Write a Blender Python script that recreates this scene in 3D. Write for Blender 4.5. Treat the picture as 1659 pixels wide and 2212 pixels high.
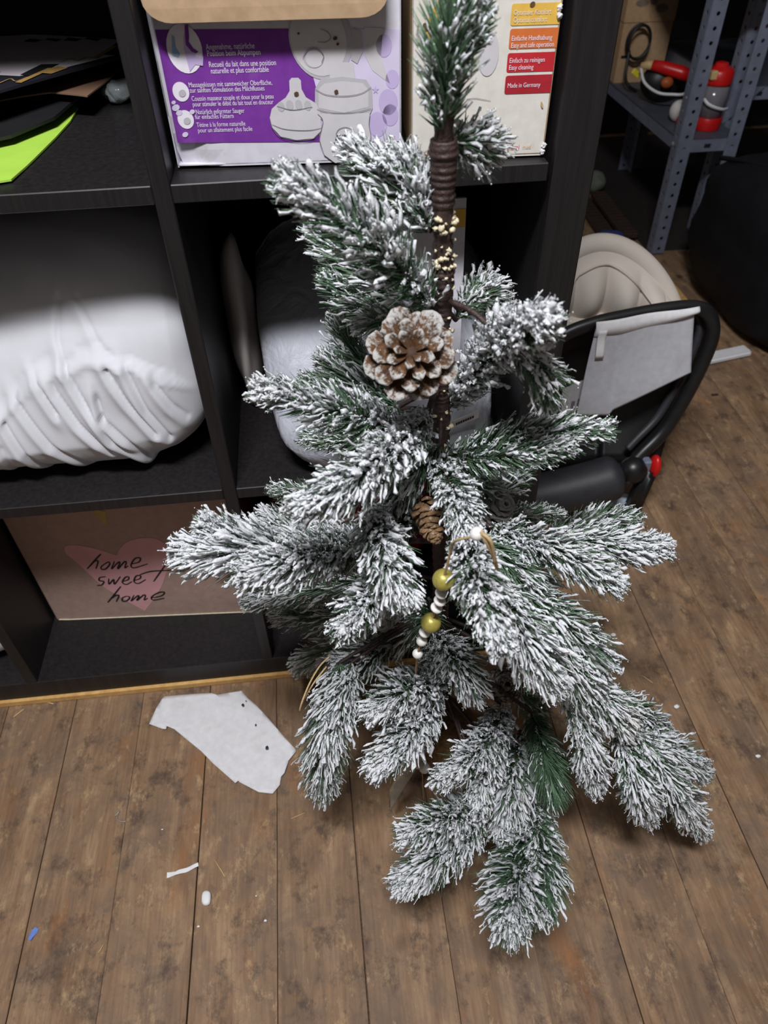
import bpy, bmesh, math, random
import numpy as np
from mathutils import Vector, Matrix

for o in list(bpy.data.objects):
    bpy.data.objects.remove(o)
S = bpy.context.scene
COL = S.collection

# ---------------------------------------------------------------- camera
cam = bpy.data.cameras.new('camera')
camo = bpy.data.objects.new('camera', cam)
COL.objects.link(camo)
camo.location = (-0.25668, -0.65442, 0.98161)
camo.rotation_mode = 'XYZ'
camo.rotation_euler = (math.radians(45.7009), math.radians(1.0520), math.radians(-6.2525))
cam.sensor_fit = 'HORIZONTAL'
cam.sensor_width = 36.0
cam.lens = 1569.0 / 1659.0 * 36.0
cam.clip_start = 0.02
cam.dof.use_dof = True
cam.dof.focus_distance = 0.74
cam.dof.aperture_fstop = 11.0
S.camera = camo

# ---------------------------------------------------------------- world and lamp
w = bpy.data.worlds.new('room_air')
S.world = w
w.use_nodes = True
w.node_tree.nodes['Background'].inputs[0].default_value = (1.0, 0.93, 0.88, 1)
w.node_tree.nodes['Background'].inputs[1].default_value = 0.125


def area(name, loc, target, sx, sy, power, colour):
    l = bpy.data.lights.new(name, 'AREA')
    l.shape = 'RECTANGLE'
    l.size, l.size_y = sx, sy
    l.energy = power
    l.color = colour
    o = bpy.data.objects.new(name, l)
    COL.objects.link(o)
    o.location = loc
    o.rotation_euler = (Vector(target) - Vector(loc)).to_track_quat('-Z', 'Y').to_euler()
    return o


area('ceiling_lamp', (-0.42, -0.86, 2.30), (-0.05, -0.05, 0.2), 0.60, 0.16, 49.0, (0.96, 0.97, 1.0))
S.view_settings.view_transform = 'Standard'
S.view_settings.look = 'None'
S.view_settings.gamma = 1.0
S.view_settings.use_curve_mapping = False
S.view_settings.exposure = 0.0

random.seed(7)
RNG = np.random.default_rng(11)


# ---------------------------------------------------------------- materials
def srgb(r, g, b):
    f = lambda c: (c / 255 / 12.92) if c <= 10 else ((c / 255 + .055) / 1.055) ** 2.4
    return (f(r), f(g), f(b), 1.0)


class NT:
    def __init__(s, name):
        s.m = bpy.data.materials.new(name)
        s.m.use_nodes = True
        s.t = s.m.node_tree
        s.p = s.t.nodes['Principled BSDF']

    def n(s, kind, **kw):
        x = s.t.nodes.new(kind)
        for k, v in kw.items():
            setattr(x, k, v)
        return x

    def l(s, a, b):
        s.t.links.new(a, b)

    def coord(s, scale=(1, 1, 1), which='Object', rnd=0.0):
        c = s.n('ShaderNodeTexCoord')
        m = s.n('ShaderNodeMapping')
        m.inputs['Scale'].default_value = scale
        s.l(c.outputs[which], m.inputs[0])
        if rnd:
            oi = s.n('ShaderNodeObjectInfo')
            mu = s.n('ShaderNodeMath', operation='MULTIPLY')
            mu.inputs[1].default_value = rnd
            s.l(oi.outputs['Random'], mu.inputs[0])
            cx = s.n('ShaderNodeCombineXYZ')
            for i in range(3):
                s.l(mu.outputs[0], cx.inputs[i])
            s.l(cx.outputs[0], m.inputs['Location'])
        return m.outputs[0]

    def noise(s, vec, scale, detail=4, rough=.55, dist=0.0):
        x = s.n('ShaderNodeTexNoise')
        x.inputs['Scale'].default_value = scale
        x.inputs['Detail'].default_value = detail
        x.inputs['Roughness'].default_value = rough
        x.inputs['Distortion'].default_value = dist
        s.l(vec, x.inputs['Vector'])
        return x.outputs['Fac']

    def ramp(s, fac, stops):
        r = s.n('ShaderNodeValToRGB')
        e = r.color_ramp.elements
        e[0].position, e[0].color = stops[0]
        e[1].position, e[1].color = stops[-1]
        for p, c in stops[1:-1]:
            q = e.new(p)
            q.color = c
        s.l(fac, r.inputs[0])
        return r.outputs[0]

    def mix(s, fac, a, b, mode='MIX'):
        x = s.n('ShaderNodeMix', data_type='RGBA', blend_type=mode)
        for sock, v in ((x.inputs[0], fac), (x.inputs[6], a), (x.inputs[7], b)):
            if hasattr(v, 'links'):
                s.l(v, sock)
            else:
                sock.default_value = v
        return x.outputs[2]

    def bump(s, h, strength=.3, dist=.002):
        b = s.n('ShaderNodeBump')
        b.inputs['Strength'].default_value = strength
        b.inputs['Distance'].default_value = dist
        s.l(h, b.inputs['Height'])
        s.l(b.outputs[0], s.p.inputs['Normal'])

    def base(s, v):
        if hasattr(v, 'links'):
            s.l(v, s.p.inputs['Base Color'])
        else:
            s.p.inputs['Base Color'].default_value = v

    def rough(s, v):
        s.p.inputs['Roughness'].default_value = v


def plain(name, col, rough=.6, var=.12, scale=60, bump=.0, metal=0.0, bscale=None, spec=None, bdist=.001):
    """a plain surface with a little unevenness of tone and relief"""
    a = NT(name)
    v = a.coord()
    f = a.noise(v, scale, 3)
    lo = tuple(c * (1 - var) for c in col[:3]) + (1,)
    hi = tuple(min(1, c * (1 + var)) for c in col[:3]) + (1,)
    a.base(a.ramp(f, [(.3, lo), (.7, hi)]))
    a.rough(rough)
    a.p.inputs['Metallic'].default_value = metal
    if spec is not None:
        a.p.inputs['Specular IOR Level'].default_value = spec
    if bump:
        a.bump(a.noise(a.coord(), bscale or scale * 3, 4), bump, bdist)
    return a.m


def m_plank():
    a = NT('worn_plank')
    v = a.coord((1, 1, 1), rnd=23.0)
    g = a.coord((1, .055, 1), rnd=17.0)
    fine = a.noise(g, 260, 5, .6, .4)
    broad = a.noise(a.coord((1, .22, 1), rnd=17.0), 24, 5, .62, 1.2)
    col = a.ramp(broad, [(.30, srgb(126, 97, 71)), (.52, srgb(156, 124, 95)), (.72, srgb(180, 148, 114))])
    grain = a.ramp(fine, [(.34, srgb(92, 74, 58)), (.60, srgb(255, 255, 255))])
    col = a.mix(.26, col, grain, 'MULTIPLY')
    dirt = a.noise(v, 15, 7, .72, .5)
    col = a.mix(a.ramp(dirt, [(.42, (0, 0, 0, 1)), (.66, (.75, .75, .75, 1))]), col, srgb(112, 95, 82))
    dark = a.noise(a.coord((1, .75, 1), rnd=5.0), 27, 7, .74)
    col = a.mix(a.ramp(dark, [(.52, (0, 0, 0, 1)), (.66, (.85, .85, .85, 1))]), col, srgb(82, 66, 56))
    rust = a.noise(a.coord((1, .4, 1), rnd=31.0), 17, 5, .65)
    col = a.mix(a.ramp(rust, [(.58, (0, 0, 0, 1)), (.74, (.7, .7, .7, 1))]), col, srgb(158, 106, 62))
    worn = a.noise(a.coord((1, .55, 1), rnd=41.0), 44, 8, .78)
    col = a.mix(a.ramp(worn, [(.56, (0, 0, 0, 1)), (.68, (.62, .62, .62, 1))]), col, srgb(200, 168, 126))
    kn = a.n('ShaderNodeTexVoronoi', feature='F1')
    kn.inputs['Scale'].default_value = 9
    a.l(a.coord((1, .8, 1), rnd=13.0), kn.inputs['Vector'])
    col = a.mix(a.ramp(kn.outputs['Distance'], [(.05, (.8, .8, .8, 1)), (.12, (0, 0, 0, 1))]), col, srgb(70, 48, 36))
    oi = a.n('ShaderNodeObjectInfo')
    tone = a.ramp(oi.outputs['Random'], [(0, (.86, .86, .86, 1)), (1, (1.0, 1.0, 1.0, 1))])
    a.base(a.mix(1.0, col, tone, 'MULTIPLY'))
    a.rough(.62)
    a.p.inputs['Specular IOR Level'].default_value = .3
    h = a.n('ShaderNodeMath', operation='ADD')
    a.l(fine, h.inputs[0])
    a.l(dark, h.inputs[1])
    a.bump(h.outputs[0], .35, .0012)
    return a.m


def m_blackwood():
    a = NT('black_brown_foil')
    g = a.coord((1, 1, .05))
    f = a.noise(g, 190, 4, .6, .3)
    c = a.ramp(f, [(.35, (.0105, .0092, .0098, 1)), (.65, (.018, .0155, .0165, 1))])
    d = a.noise(a.coord(), 70, 6, .75)
    c = a.mix(a.ramp(d, [(.62, (0, 0, 0, 1)), (.80, (.22, .22, .22, 1))]), c, (.07, .068, .068, 1))
    a.base(c)
    a.rough(.46)
    a.p.inputs['Specular IOR Level'].default_value = .38
    a.bump(f, .12, .0006)
    return a.m


def m_snow():
    a = NT('flocked_snow')
    v = a.coord()
    f = a.noise(v, 520, 3)
    g = a.noise(v, 28, 3)
    c = a.ramp(f, [(.3, (.60, .61, .63, 1)), (.65, (.82, .83, .86, 1))])
    a.base(a.mix(a.ramp(g, [(.60, (0, 0, 0, 1)), (.80, (.45, .45, .45, 1))]), c, (.80, .76, .62, 1)))
    a.rough(.9)
    a.p.inputs['Specular IOR Level'].default_value = .2
    a.bump(a.noise(v, 1100, 3), .6, .0012)
    return a.m


def m_needle():
    a = NT('green_needle')
    v = a.coord()
    f = a.noise(v, 70, 3)
    c = a.ramp(f, [(.30, (.040, .095, .046, 1)), (.55, (.100, .190, .100, 1)), (.75, (.190, .280, .170, 1))])
    d = a.noise(v, 900, 2)
    a.base(a.mix(a.ramp(d, [(.58, (0, 0, 0, 1)), (.75, (.7, .7, .7, 1))]), c, (.55, .58, .58, 1)))
    a.rough(.5)
    return a.m


def m_cone():
    a = NT('frosted_cone_scale')
    tc = a.n('ShaderNodeTexCoord')
    sp = a.n('ShaderNodeSeparateXYZ')
    a.l(tc.outputs['Generated'], sp.inputs[0])
    v = a.coord(rnd=9.0)
    f = a.noise(v, 3, 4)
    c = a.ramp(f, [(.3, srgb(66, 40, 24)), (.7, srgb(142, 98, 58))])
    n = a.noise(v, 4.5, 7, .78)
    ad = a.n('ShaderNodeMath', operation='MULTIPLY_ADD')
    a.l(sp.outputs['Y'], ad.inputs[0])
    ad.inputs[1].default_value = .36
    a.l(n, ad.inputs[2])
    a.base(a.mix(a.ramp(ad.outputs[0], [(.76, (0, 0, 0, 1)), (.85, (1, 1, 1, 1))]), c, (.72, .70, .67, 1)))
    a.rough(.75)
    a.bump(n, .6, .08)
    return a.m


def m_carton(name, c0, c1, stain, amount=.5, scale=26):
    a = NT(name)
    v = a.coord()
    f = a.noise(v, 90, 4)
    c = a.ramp(f, [(.3, c0), (.7, c1)])
    d = a.noise(v, scale, 5, .65)
    a.base(a.mix(a.ramp(d, [(.58, (0, 0, 0, 1)), (.74, (amount, amount, amount, 1))]), c, stain))
    a.rough(.72)
    a.bump(f, .1, .001)
    return a.m


def m_cloth(name, c, weave=900, rough=.9):
    a = NT(name)
    v = a.coord()
    f = a.noise(v, 22, 4)
    lo = tuple(x * .93 for x in c[:3]) + (1,)
    a.base(a.ramp(f, [(.3, lo), (.7, c)]))
    a.rough(rough)
    a.p.inputs['Specular IOR Level'].default_value = .2
    a.bump(a.noise(v, weave, 2), .15, .0005)
    return a.m


def m_plastic(name, c, rough=.3):
    """crumpled frosted film"""
    a = NT(name)
    v = a.coord()
    f = a.noise(v, 13, 3, .5, 1.2)
    lo = tuple(x * .80 for x in c[:3]) + (1,)
    a.base(a.ramp(f, [(.3, lo), (.7, c)]))
    a.rough(rough)
    a.p.inputs['Coat Weight'].default_value = .12
    a.p.inputs['Coat Roughness'].default_value = .2
    a.bump(a.noise(v, 17, 4, .5, 2.0), .5, .012)
    return a.m


M = {}
M['plank'] = m_plank()
M['joint'] = plain('joint_dirt', srgb(86, 70, 54), .95, .5, 400, .4)
M['black'] = m_blackwood()
M['edge'] = m_carton('bare_fibreboard', srgb(196, 150, 88), srgb(222, 178, 112), srgb(170, 126, 72), .5, 40)
M['wall'] = plain('dark_wall', (.010, .009, .009, 1), .85, .2, 12)
M['snow'] = m_snow()
M['needle'] = m_needle()
M['bark'] = plain('brown_tape_bark', srgb(62, 46, 42), .55, .35, 160, .8, bscale=260, bdist=.002)
M['foam'] = plain('cream_foam', (.70, .60, .42, 1), .9, .2, 300, .5)
M['cone'] = m_cone()
M['cone_core'] = plain('cone_core', srgb(62, 40, 26), .8, .3, 200)
M['burlap'] = plain('burlap', srgb(112, 82, 54), .95, .45, 240, .9, bscale=700, bdist=.002)
M['gold'] = plain('olive_gold_paint', srgb(176, 164, 82), .38, .14, 300, .15, metal=.35)
M['white_wood'] = plain('white_painted_wood', (.74, .72, .69, 1), .55, .08, 240, .1)
M['twine'] = plain('jute_twine', srgb(190, 162, 120), .95, .3, 900, .5)
M['feather'] = plain('grey_weathered_leaf', srgb(176, 172, 160), .7, .25, 60, .2)
M['kraft'] = m_carton('kraft_board', srgb(158, 130, 100), srgb(176, 147, 116), srgb(138, 110, 82), .4, 18)
M['boxwhite'] = m_carton('printed_white_card', srgb(208, 204, 214), srgb(220, 217, 226), srgb(196, 180, 140), .45, 34)
M['cream'] = m_carton('stained_cream_card', srgb(216, 210, 200), srgb(228, 224, 216), srgb(198, 166, 112), .55, 17)
M['creamside'] = m_carton('stained_card_side', srgb(176, 148, 110), srgb(196, 168, 128), srgb(140, 108, 70), .6, 22)
M['purple'] = m_carton('purple_print', srgb(112, 42, 146), srgb(124, 52, 158), srgb(150, 96, 170), .4, 30)
M['lilac'] = plain('lilac_print', srgb(196, 178, 220), .7, .05, 40)
M['palelilac'] = plain('pale_lilac_print', srgb(213, 202, 228), .7, .05, 40)
M['print_white'] = plain('white_print', srgb(232, 226, 236), .7, .05, 60)
M['print_grey'] = plain('grey_print', srgb(186, 182, 188), .7, .06, 60)
M['print_grey2'] = plain('pale_grey_print', srgb(206, 202, 206), .7, .05, 60)
M['print_dark'] = plain('dark_print_line', srgb(118, 112, 122), .7, .05, 60)
M['print_blue'] = plain('blue_print', srgb(150, 178, 214), .7, .05, 60)
M['print_navy'] = plain('navy_print', srgb(40, 44, 92), .7, .05, 60)
M['print_green'] = plain('green_print', srgb(120, 168, 60), .7, .05, 60)
M['p_yellow'] = m_carton('yellow_print', srgb(222, 176, 70), srgb(232, 188, 84), srgb(200, 150, 60), .5, 50)
M['p_orange'] = m_carton('orange_print', srgb(206, 104, 44), srgb(214, 114, 52), srgb(190, 90, 40), .4, 50)
M['p_red'] = m_carton('red_print', srgb(186, 28, 40), srgb(196, 36, 48), srgb(160, 24, 34), .4, 50)
M['p_dkred'] = m_carton('dark_red_print', srgb(164, 22, 38), srgb(176, 30, 46), srgb(140, 20, 30), .4, 50)
M['p_pinktext'] = plain('faded_red_text', srgb(206, 110, 100), .7, .05, 60)
M['p_pinkpale'] = plain('worn_red_text', srgb(226, 190, 170), .7, .05, 60)
M['stain'] = plain('brown_stain', srgb(92, 62, 38), .9, .4, 200)
M['duvet'] = m_cloth('white_cotton', (.66, .66, .70, 1))
M['film'] = m_plastic('frosted_bag', (.46, .47, .53, 1), .5)
M['clothbag'] = m_cloth('greyish_white_cloth', (.55, .50, .47, 1))
M['tag'] = plain('white_tag', (.80, .80, .82, 1), .6, .04, 60)
M['ink'] = plain('black_ink', (.015, .014, .015, 1), .6, .1, 60)
M['homebox'] = m_carton('brown_pink_board', srgb(164, 136, 124), srgb(176, 148, 136), srgb(150, 124, 108), .4, 12)
M['heart'] = plain('pink_heart_print', srgb(214, 160, 164), .75, .05, 40)
M['boardedge'] = plain('pale_board_edge', srgb(205, 195, 170), .9, .1, 200)
M['tape'] = plain('yellowed_tape', srgb(176, 150, 84), .5, .1, 60)
M['crimson'] = m_cloth('crimson_cloth', srgb(150, 16, 34))
M['magenta'] = m_cloth('magenta_cloth', srgb(196, 42, 110))
M['green_paper'] = plain('lime_paper', (.40, .66, .075, 1), .6, .05, 30)
M['navy_paper'] = plain('navy_gift_paper', srgb(38, 37, 46), .35, .2, 20)
M['grey_print_paper'] = plain('grey_gift_print', srgb(205, 196, 202), .4, .1, 20)
M['goldprint'] = plain('gold_foil_print', srgb(200, 160, 92), .4, .15, 120, metal=.3)
M['black_paper'] = plain('black_paper', (.012, .012, .014, 1), .5, .2, 20)
M['brown_paper'] = plain('brown_paper', srgb(132, 100, 80), .7, .1, 40)
M['tissue'] = m_carton('white_tissue', srgb(214, 212, 214), srgb(228, 226, 228), srgb(204, 200, 196), .5, 30)
M['thin_tissue'] = m_carton('thin_grey_tissue', srgb(176, 176, 182), srgb(190, 190, 196), srgb(166, 160, 158), .5, 22)
M['rubber'] = plain('dark_rubber', srgb(40, 32, 30), .85, .25, 60, .3)
M['scrap'] = plain('white_scrap', (.82, .81, .82, 1), .6, .05, 100)
M['blue_scrap'] = plain('blue_scrap', srgb(110, 140, 214), .5, .1, 100)
M['straw'] = plain('straw', srgb(200, 172, 122), .8, .15, 200)
M['wire'] = plain('dull_wire', srgb(160, 156, 150), .4, .1, 100, metal=.4)
M['beige'] = m_cloth('beige_padding', srgb(226, 215, 204))
M['blackplastic'] = plain('black_plastic', (.010, .010, .011, 1), .38, .2, 40)
M['darkgrey'] = plain('dark_grey_plastic', (.030, .030, .036, 1), .5, .15, 60, .2, bscale=600)
M['red'] = plain('red_plastic', srgb(200, 24, 24), .35, .06, 40)
M['label_grey'] = plain('grey_sticker', srgb(176, 170, 172), .5, .05, 60)
M['steel'] = plain('grey_blue_steel', srgb(132, 139, 157), .45, .12, 40, .1, metal=.3)
M['steel_dark'] = plain('dull_steel_sheet', srgb(74, 79, 92), .55, .12, 40)
M['hole'] = plain('punched_hole', (.006, .006, .008, 1), .8, .1, 40)
M['blackbag'] = plain('black_sack_film', (.0055, .006, .008, 1), .7, .2, 20, spec=.2)
M['whitepaint'] = plain('white_lacquer', (.74, .74, .76, 1), .4, .04, 40)
M['bluewhite'] = plain('pale_blue_plastic', srgb(196, 206, 222), .4, .05, 40)
M['canister'] = plain('smoky_clear_plastic', srgb(120, 116, 122), .15, .1, 30)
M['cableblack'] = plain('black_cable', (.012, .012, .013, 1), .45, .1, 60)
M['cream_wood'] = plain('cream_plastic', srgb(206, 176, 124), .5, .08, 60)
M['yellow'] = plain('yellow_plastic', srgb(236, 220, 60), .5, .05, 60)
M['orangebrown'] = plain('orange_brown_plastic', srgb(170, 84, 36), .5, .1, 60)
M['ballwhite'] = plain('white_plastic', (.66, .62, .60, 1), .5, .05, 60)
M['darkbrown'] = plain('dark_brown_board', srgb(58, 40, 34), .8, .3, 90, .6)
M['greenish'] = plain('grey_green_cloth', srgb(110, 118, 104), .9, .2, 60)
M['tan'] = m_carton('tan_carton', srgb(178, 144, 108), srgb(192, 158, 122), srgb(150, 116, 84), .4, 12)
M['smudge'] = plain('grey_ink_blot', srgb(128, 112, 100), .8, .2, 60)
M['bluecloth'] = m_cloth('blue_bag', srgb(58, 72, 132))
M['cart_red'] = plain('dark_red_label', srgb(138, 22, 34), .4, .06, 40)
M['clearbit'] = m_plastic('clear_scrap_film', (.42, .46, .48, 1), .2)


# ---------------------------------------------------------------- mesh helpers
def mesh_from(name, V, F, mat, smooth=False):
    me = bpy.data.meshes.new(name)
    me.from_pydata([tuple(map(float, v)) for v in V], [], [tuple(f) for f in F])
    me.update()
    if smooth:
        me.polygons.foreach_set('use_smooth', [True] * len(me.polygons))
    for mm in (mat if isinstance(mat, (list, tuple)) else [mat]):
        me.materials.append(mm)
    return me


def link(name, data, parent=None, loc=(0, 0, 0)):
    o = bpy.data.objects.new(name, data)
    COL.objects.link(o)
    o.location = loc
    if parent:
        o.parent = parent
    return o


def tag(o, label, cat, group=None):
    o['label'] = label
    o['category'] = cat
    if group:
        o['group'] = group
    return o


def thing(name, label, cat, loc=(0, 0, 0), group=None):
    return tag(link(name, None, None, loc), label, cat, group)


def wloc(o):
    v = Vector(o.location)
    while o.parent:
        o = o.parent
        v = v + Vector(o.location)
    return np.array(v)


def part(name, VF, mat, parent, smooth=False, **props):
    """mesh given in world coordinates, made a child of parent"""
    V, F = VF
    V = np.asarray(V, float) - (wloc(parent) if parent else 0)
    o = link(name, mesh_from(name, V, F, mat, smooth), parent)
    for k, v in props.items():
        o[k] = v
    return o


def solo(name, VF, mat, label, cat, smooth=False, group=None):
    V = np.asarray(VF[0], float)
    base = np.array([V[:, 0].mean(), V[:, 1].mean(), V[:, 2].min()])
    o = link(name, mesh_from(name, V - base, VF[1], mat, smooth), None, base)
    return tag(o, label, cat, group)


def join(*vfs):
    V, F, n = [], [], 0
    for v, f in vfs:
        V.append(np.asarray(v, float))
        F += [tuple(i + n for i in q) for q in f]
        n += len(v)
    return np.concatenate(V), F


def bm_out(bm):
    bm.verts.index_update()
    V = np.array([v.co[:] for v in bm.verts])
    F = [tuple(v.index for v in f.verts) for f in bm.faces]
    bm.free()
    return V, F


def box(x0, x1, y0, y1, z0, z1, bev=.0, seg=1):
    bm = bmesh.new()
    bmesh.ops.create_cube(bm, size=1)
    for v in bm.verts:
        v.co = ((x0 + x1) / 2 + v.co.x * (x1 - x0), (y0 + y1) / 2 + v.co.y * (y1 - y0), (z0 + z1) / 2 + v.co.z * (z1 - z0))
    if bev:
        bmesh.ops.bevel(bm, geom=bm.edges[:], offset=bev, segments=seg, affect='EDGES', clamp_overlap=True)
    return bm_out(bm)


def xf(VF, mat):
    V = np.asarray(VF[0], float)
    mat = np.array(mat)
    return V @ mat[:3, :3].T + mat[:3, 3], VF[1]


def rot(VF, ang, axis, piv):
    Mx = Matrix.Translation(piv) @ Matrix.Rotation(ang, 4, axis) @ Matrix.Translation(-Vector(piv))
    return xf(VF, Mx)


def spline(P, n):
    """Catmull-Rom through the points"""
    P = np.asarray(P, float)
    Q = np.vstack([2 * P[0] - P[1], P, 2 * P[-1] - P[-2]])
    out = []
    for t in np.linspace(0, len(P) - 1 - 1e-9, n):
        i = int(t)
        f = t - i
        a, b, c, d = Q[i:i + 4]
        out.append(.5 * (2 * b + (c - a) * f + (2 * a - 5 * b + 4 * c - d) * f * f + (3 * b - a - 3 * c + d) * f ** 3))
    return np.array(out)


def frames(P):
    T = np.gradient(P, axis=0)
    T /= np.linalg.norm(T, axis=1)[:, None] + 1e-12
    up = np.array([0, 0, 1.0]) if abs(T[0][2]) < .9 else np.array([1.0, 0, 0])
    N = []
    n = up
    for t in T:
        n = n - t * (n @ t)
        n = n / (np.linalg.norm(n) + 1e-12)
        N.append(n)
    N = np.array(N)
    return T, N, np.cross(T, N)


def tube(P, r, k=8, flat=1.0, closed=False):
    P = np.asarray(P, float)
    n = len(P)
    r = np.broadcast_to(np.asarray(r, float), (n,))
    T, N, B = frames(P)
    if closed:
        T = np.roll(P, -1, 0) - np.roll(P, 1, 0)
        T /= np.linalg.norm(T, axis=1)[:, None]
    a = np.arange(k) / k * 2 * np.pi
    V = (P[:, None] + r[:, None, None] * (np.cos(a)[None, :, None] * N[:, None] + flat * np.sin(a)[None, :, None] * B[:, None])).reshape(-1, 3)
    F = []
    for i in range(n if closed else n - 1):
        for j in range(k):
            i2 = (i + 1) % n
            F.append((i * k + j, i * k + (j + 1) % k, i2 * k + (j + 1) % k, i2 * k + j))
    if not closed:
        F.append(tuple(range(k))[::-1])
        F.append(tuple((n - 1) * k + j for j in range(k)))
    return V, F


def lathe(prof, loc=(0, 0, 0), k=24):
    V, F = [], []
    for r, z in prof:
        for j in range(k):
            a = j / k * 2 * math.pi
            V.append((loc[0] + r * math.cos(a), loc[1] + r * math.sin(a), loc[2] + z))
    n = len(prof)
    for i in range(n - 1):
        for j in range(k):
            F.append((i * k + j, i * k + (j + 1) % k, (i + 1) * k + (j + 1) % k, (i + 1) * k + j))
    F.append(tuple(range(k))[::-1])
    F.append(tuple((n - 1) * k + j for j in range(k)))
    return np.array(V), F


def ball(c, r, nu=20, nv=12, fn=None):
    """closed blob; fn(dirs) gives a radius factor"""
    V = [(0, 0, -1.0)]
    for i in range(1, nv):
        t = -math.pi / 2 + math.pi * i / nv
        for j in range(nu):
            p = 2 * math.pi * j / nu
            V.append((math.cos(t) * math.cos(p), math.cos(t) * math.sin(p), math.sin(t)))
    V.append((0, 0, 1.0))
    F = []
    for j in range(nu):
        F.append((0, 1 + (j + 1) % nu, 1 + j))
        for i in range(nv - 2):
            a = 1 + i * nu
            F.append((a + j, a + (j + 1) % nu, a + nu + (j + 1) % nu, a + nu + j))
        a = 1 + (nv - 2) * nu
        F.append((a + j, a + (j + 1) % nu, len(V) - 1))
    V = np.array(V)
    if fn is not None:
        V = V * np.asarray(fn(V))[:, None]
    return V * np.asarray(r) + np.asarray(c), F


def lumps(seed, n=10, lo=2, hi=7):
    g = np.random.default_rng(seed)
    K = g.normal(size=(n, 3)) * g.uniform(lo, hi, (n, 1))
    ph = g.uniform(0, 6.28, n)

    def f(V):
        return np.sin(np.asarray(V) @ K.T + ph).sum(1) / math.sqrt(n)
    return f


def sheet(fn, nu, nv, thick=0.0):
    """grid surface fn(u,v)->xyz, with a back side when thick"""
    V = [fn(i / nu, j / nv) for j in range(nv + 1) for i in range(nu + 1)]
    F = [(j * (nu + 1) + i, j * (nu + 1) + i + 1, (j + 1) * (nu + 1) + i + 1, (j + 1) * (nu + 1) + i) for j in range(nv) for i in range(nu)]
    return slab((np.array(V, float), F), thick) if thick else (np.array(V, float), F)


def slab(VF, thick, back=None):
    """give an open surface a thickness, away from its normals (or along the given direction)"""
    if back is not None:
        V = np.asarray(VF[0], float)
        n = len(V)
        W = np.concatenate([V, V + np.asarray(back, float) * thick])
        F = [tuple(f) for f in VF[1]] + [tuple(i + n for i in f)[::-1] for f in VF[1]]
        seen = {}
        for f in VF[1]:
            for a, b in zip(f, tuple(f[1:]) + (f[0],)):
                k = (min(a, b), max(a, b))
                seen[k] = None if k in seen else (a, b)
        F += [(b, a, a + n, b + n) for e in seen.values() if e for a, b in [e]]
        return W, F
    me = bpy.data.meshes.new('tmp')
    me.from_pydata([tuple(v) for v in VF[0]], [], VF[1])
    bm = bmesh.new()
    bm.from_mesh(me)
    bpy.data.meshes.remove(me)
    bmesh.ops.recalc_face_normals(bm, faces=bm.faces[:])
    bmesh.ops.solidify(bm, geom=bm.faces[:], thickness=thick)
    return bm_out(bm)


def poly_fill(pts, fn, step=.006, thick=0.0):
    """outline in 2-D filled with a fine grid, lifted into 3-D by fn(p, q)"""
    bm = bmesh.new()
    vs = [bm.verts.new((p[0], p[1], 0)) for p in pts]
    bm.faces.new(vs)
    lo = np.min(pts, axis=0)
    hi = np.max(pts, axis=0)
    for ax in (0, 1):
        for c in np.arange(lo[ax] + step, hi[ax], step):
            co = (c, 0, 0) if ax == 0 else (0, c, 0)
            no = (1, 0, 0) if ax == 0 else (0, 1, 0)
            bmesh.ops.bisect_plane(bm, geom=bm.verts[:] + bm.edges[:] + bm.faces[:], plane_co=co, plane_no=no)
    for v in bm.verts:
        v.co = Vector(fn(v.co.x, v.co.y))
    V, F = bm_out(bm)
    return slab((V, F), thick) if thick else (V, F)


def text_vf(body, size, shear=0.0, align='LEFT', width=1.0, bold=0.0):
    c = bpy.data.curves.new('lettering', 'FONT')
    c.body = body
    c.size = size
    c.shear = shear
    c.align_x = align
    c.offset = bold
    c.resolution_u = 3
    o = bpy.data.objects.new('lettering', c)
    COL.objects.link(o)
    bpy.context.view_layer.update()
    me = bpy.data.meshes.new_from_object(o.evaluated_get(bpy.context.evaluated_depsgraph_get()))
    V = np.array([v.co[:] for v in me.vertices]) if len(me.vertices) else np.zeros((0, 3))
    F = [tuple(p.vertices) for p in me.polygons]
    bpy.data.objects.remove(o)
    bpy.data.curves.remove(c)
    bpy.data.meshes.remove(me)
    V[:, 0] *= width
    return V, F


class Face:
    """an upright printed face: origin at its lower left corner, u along it, v up"""

    def __init__(s, p0, p1, up=(0, 0, 1)):
        s.o = np.array(p0, float)
        d = np.array(p1, float) - s.o
        s.w = np.linalg.norm(d)
        s.u = d / s.w
        s.v = np.array(up, float)
        s.n = np.cross(s.u, s.v)

    def at(s, uv, lift=.0004):
        uv = np.asarray(uv, float)
        return s.o + uv[:, :1] * s.u + uv[:, 1:2] * s.v + s.n * lift

    def poly(s, uv, lift=.0004):
        return s.at(uv, lift), [tuple(range(len(uv)))]

    def text(s, body, u, v, size, lift=.0008, shear=0, width=1.0, ang=0.0, bold=0.0):
        V, F = text_vf(body, size, shear, 'LEFT', width, bold)
        c, q = math.cos(ang), math.sin(ang)
        uv = np.stack([u + V[:, 0] * c - V[:, 1] * q, v + V[:, 0] * q + V[:, 1] * c], 1)
        return s.at(uv, lift), F


def ell(cu, cv, ru, rv, n=28, tilt=0.0):
    a = np.arange(n) / n * 2 * np.pi
    x, y = ru * np.cos(a), rv * np.sin(a)
    c, q = math.cos(tilt), math.sin(tilt)
    return np.stack([cu + x * c - y * q, cv + x * q + y * c], 1)


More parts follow.
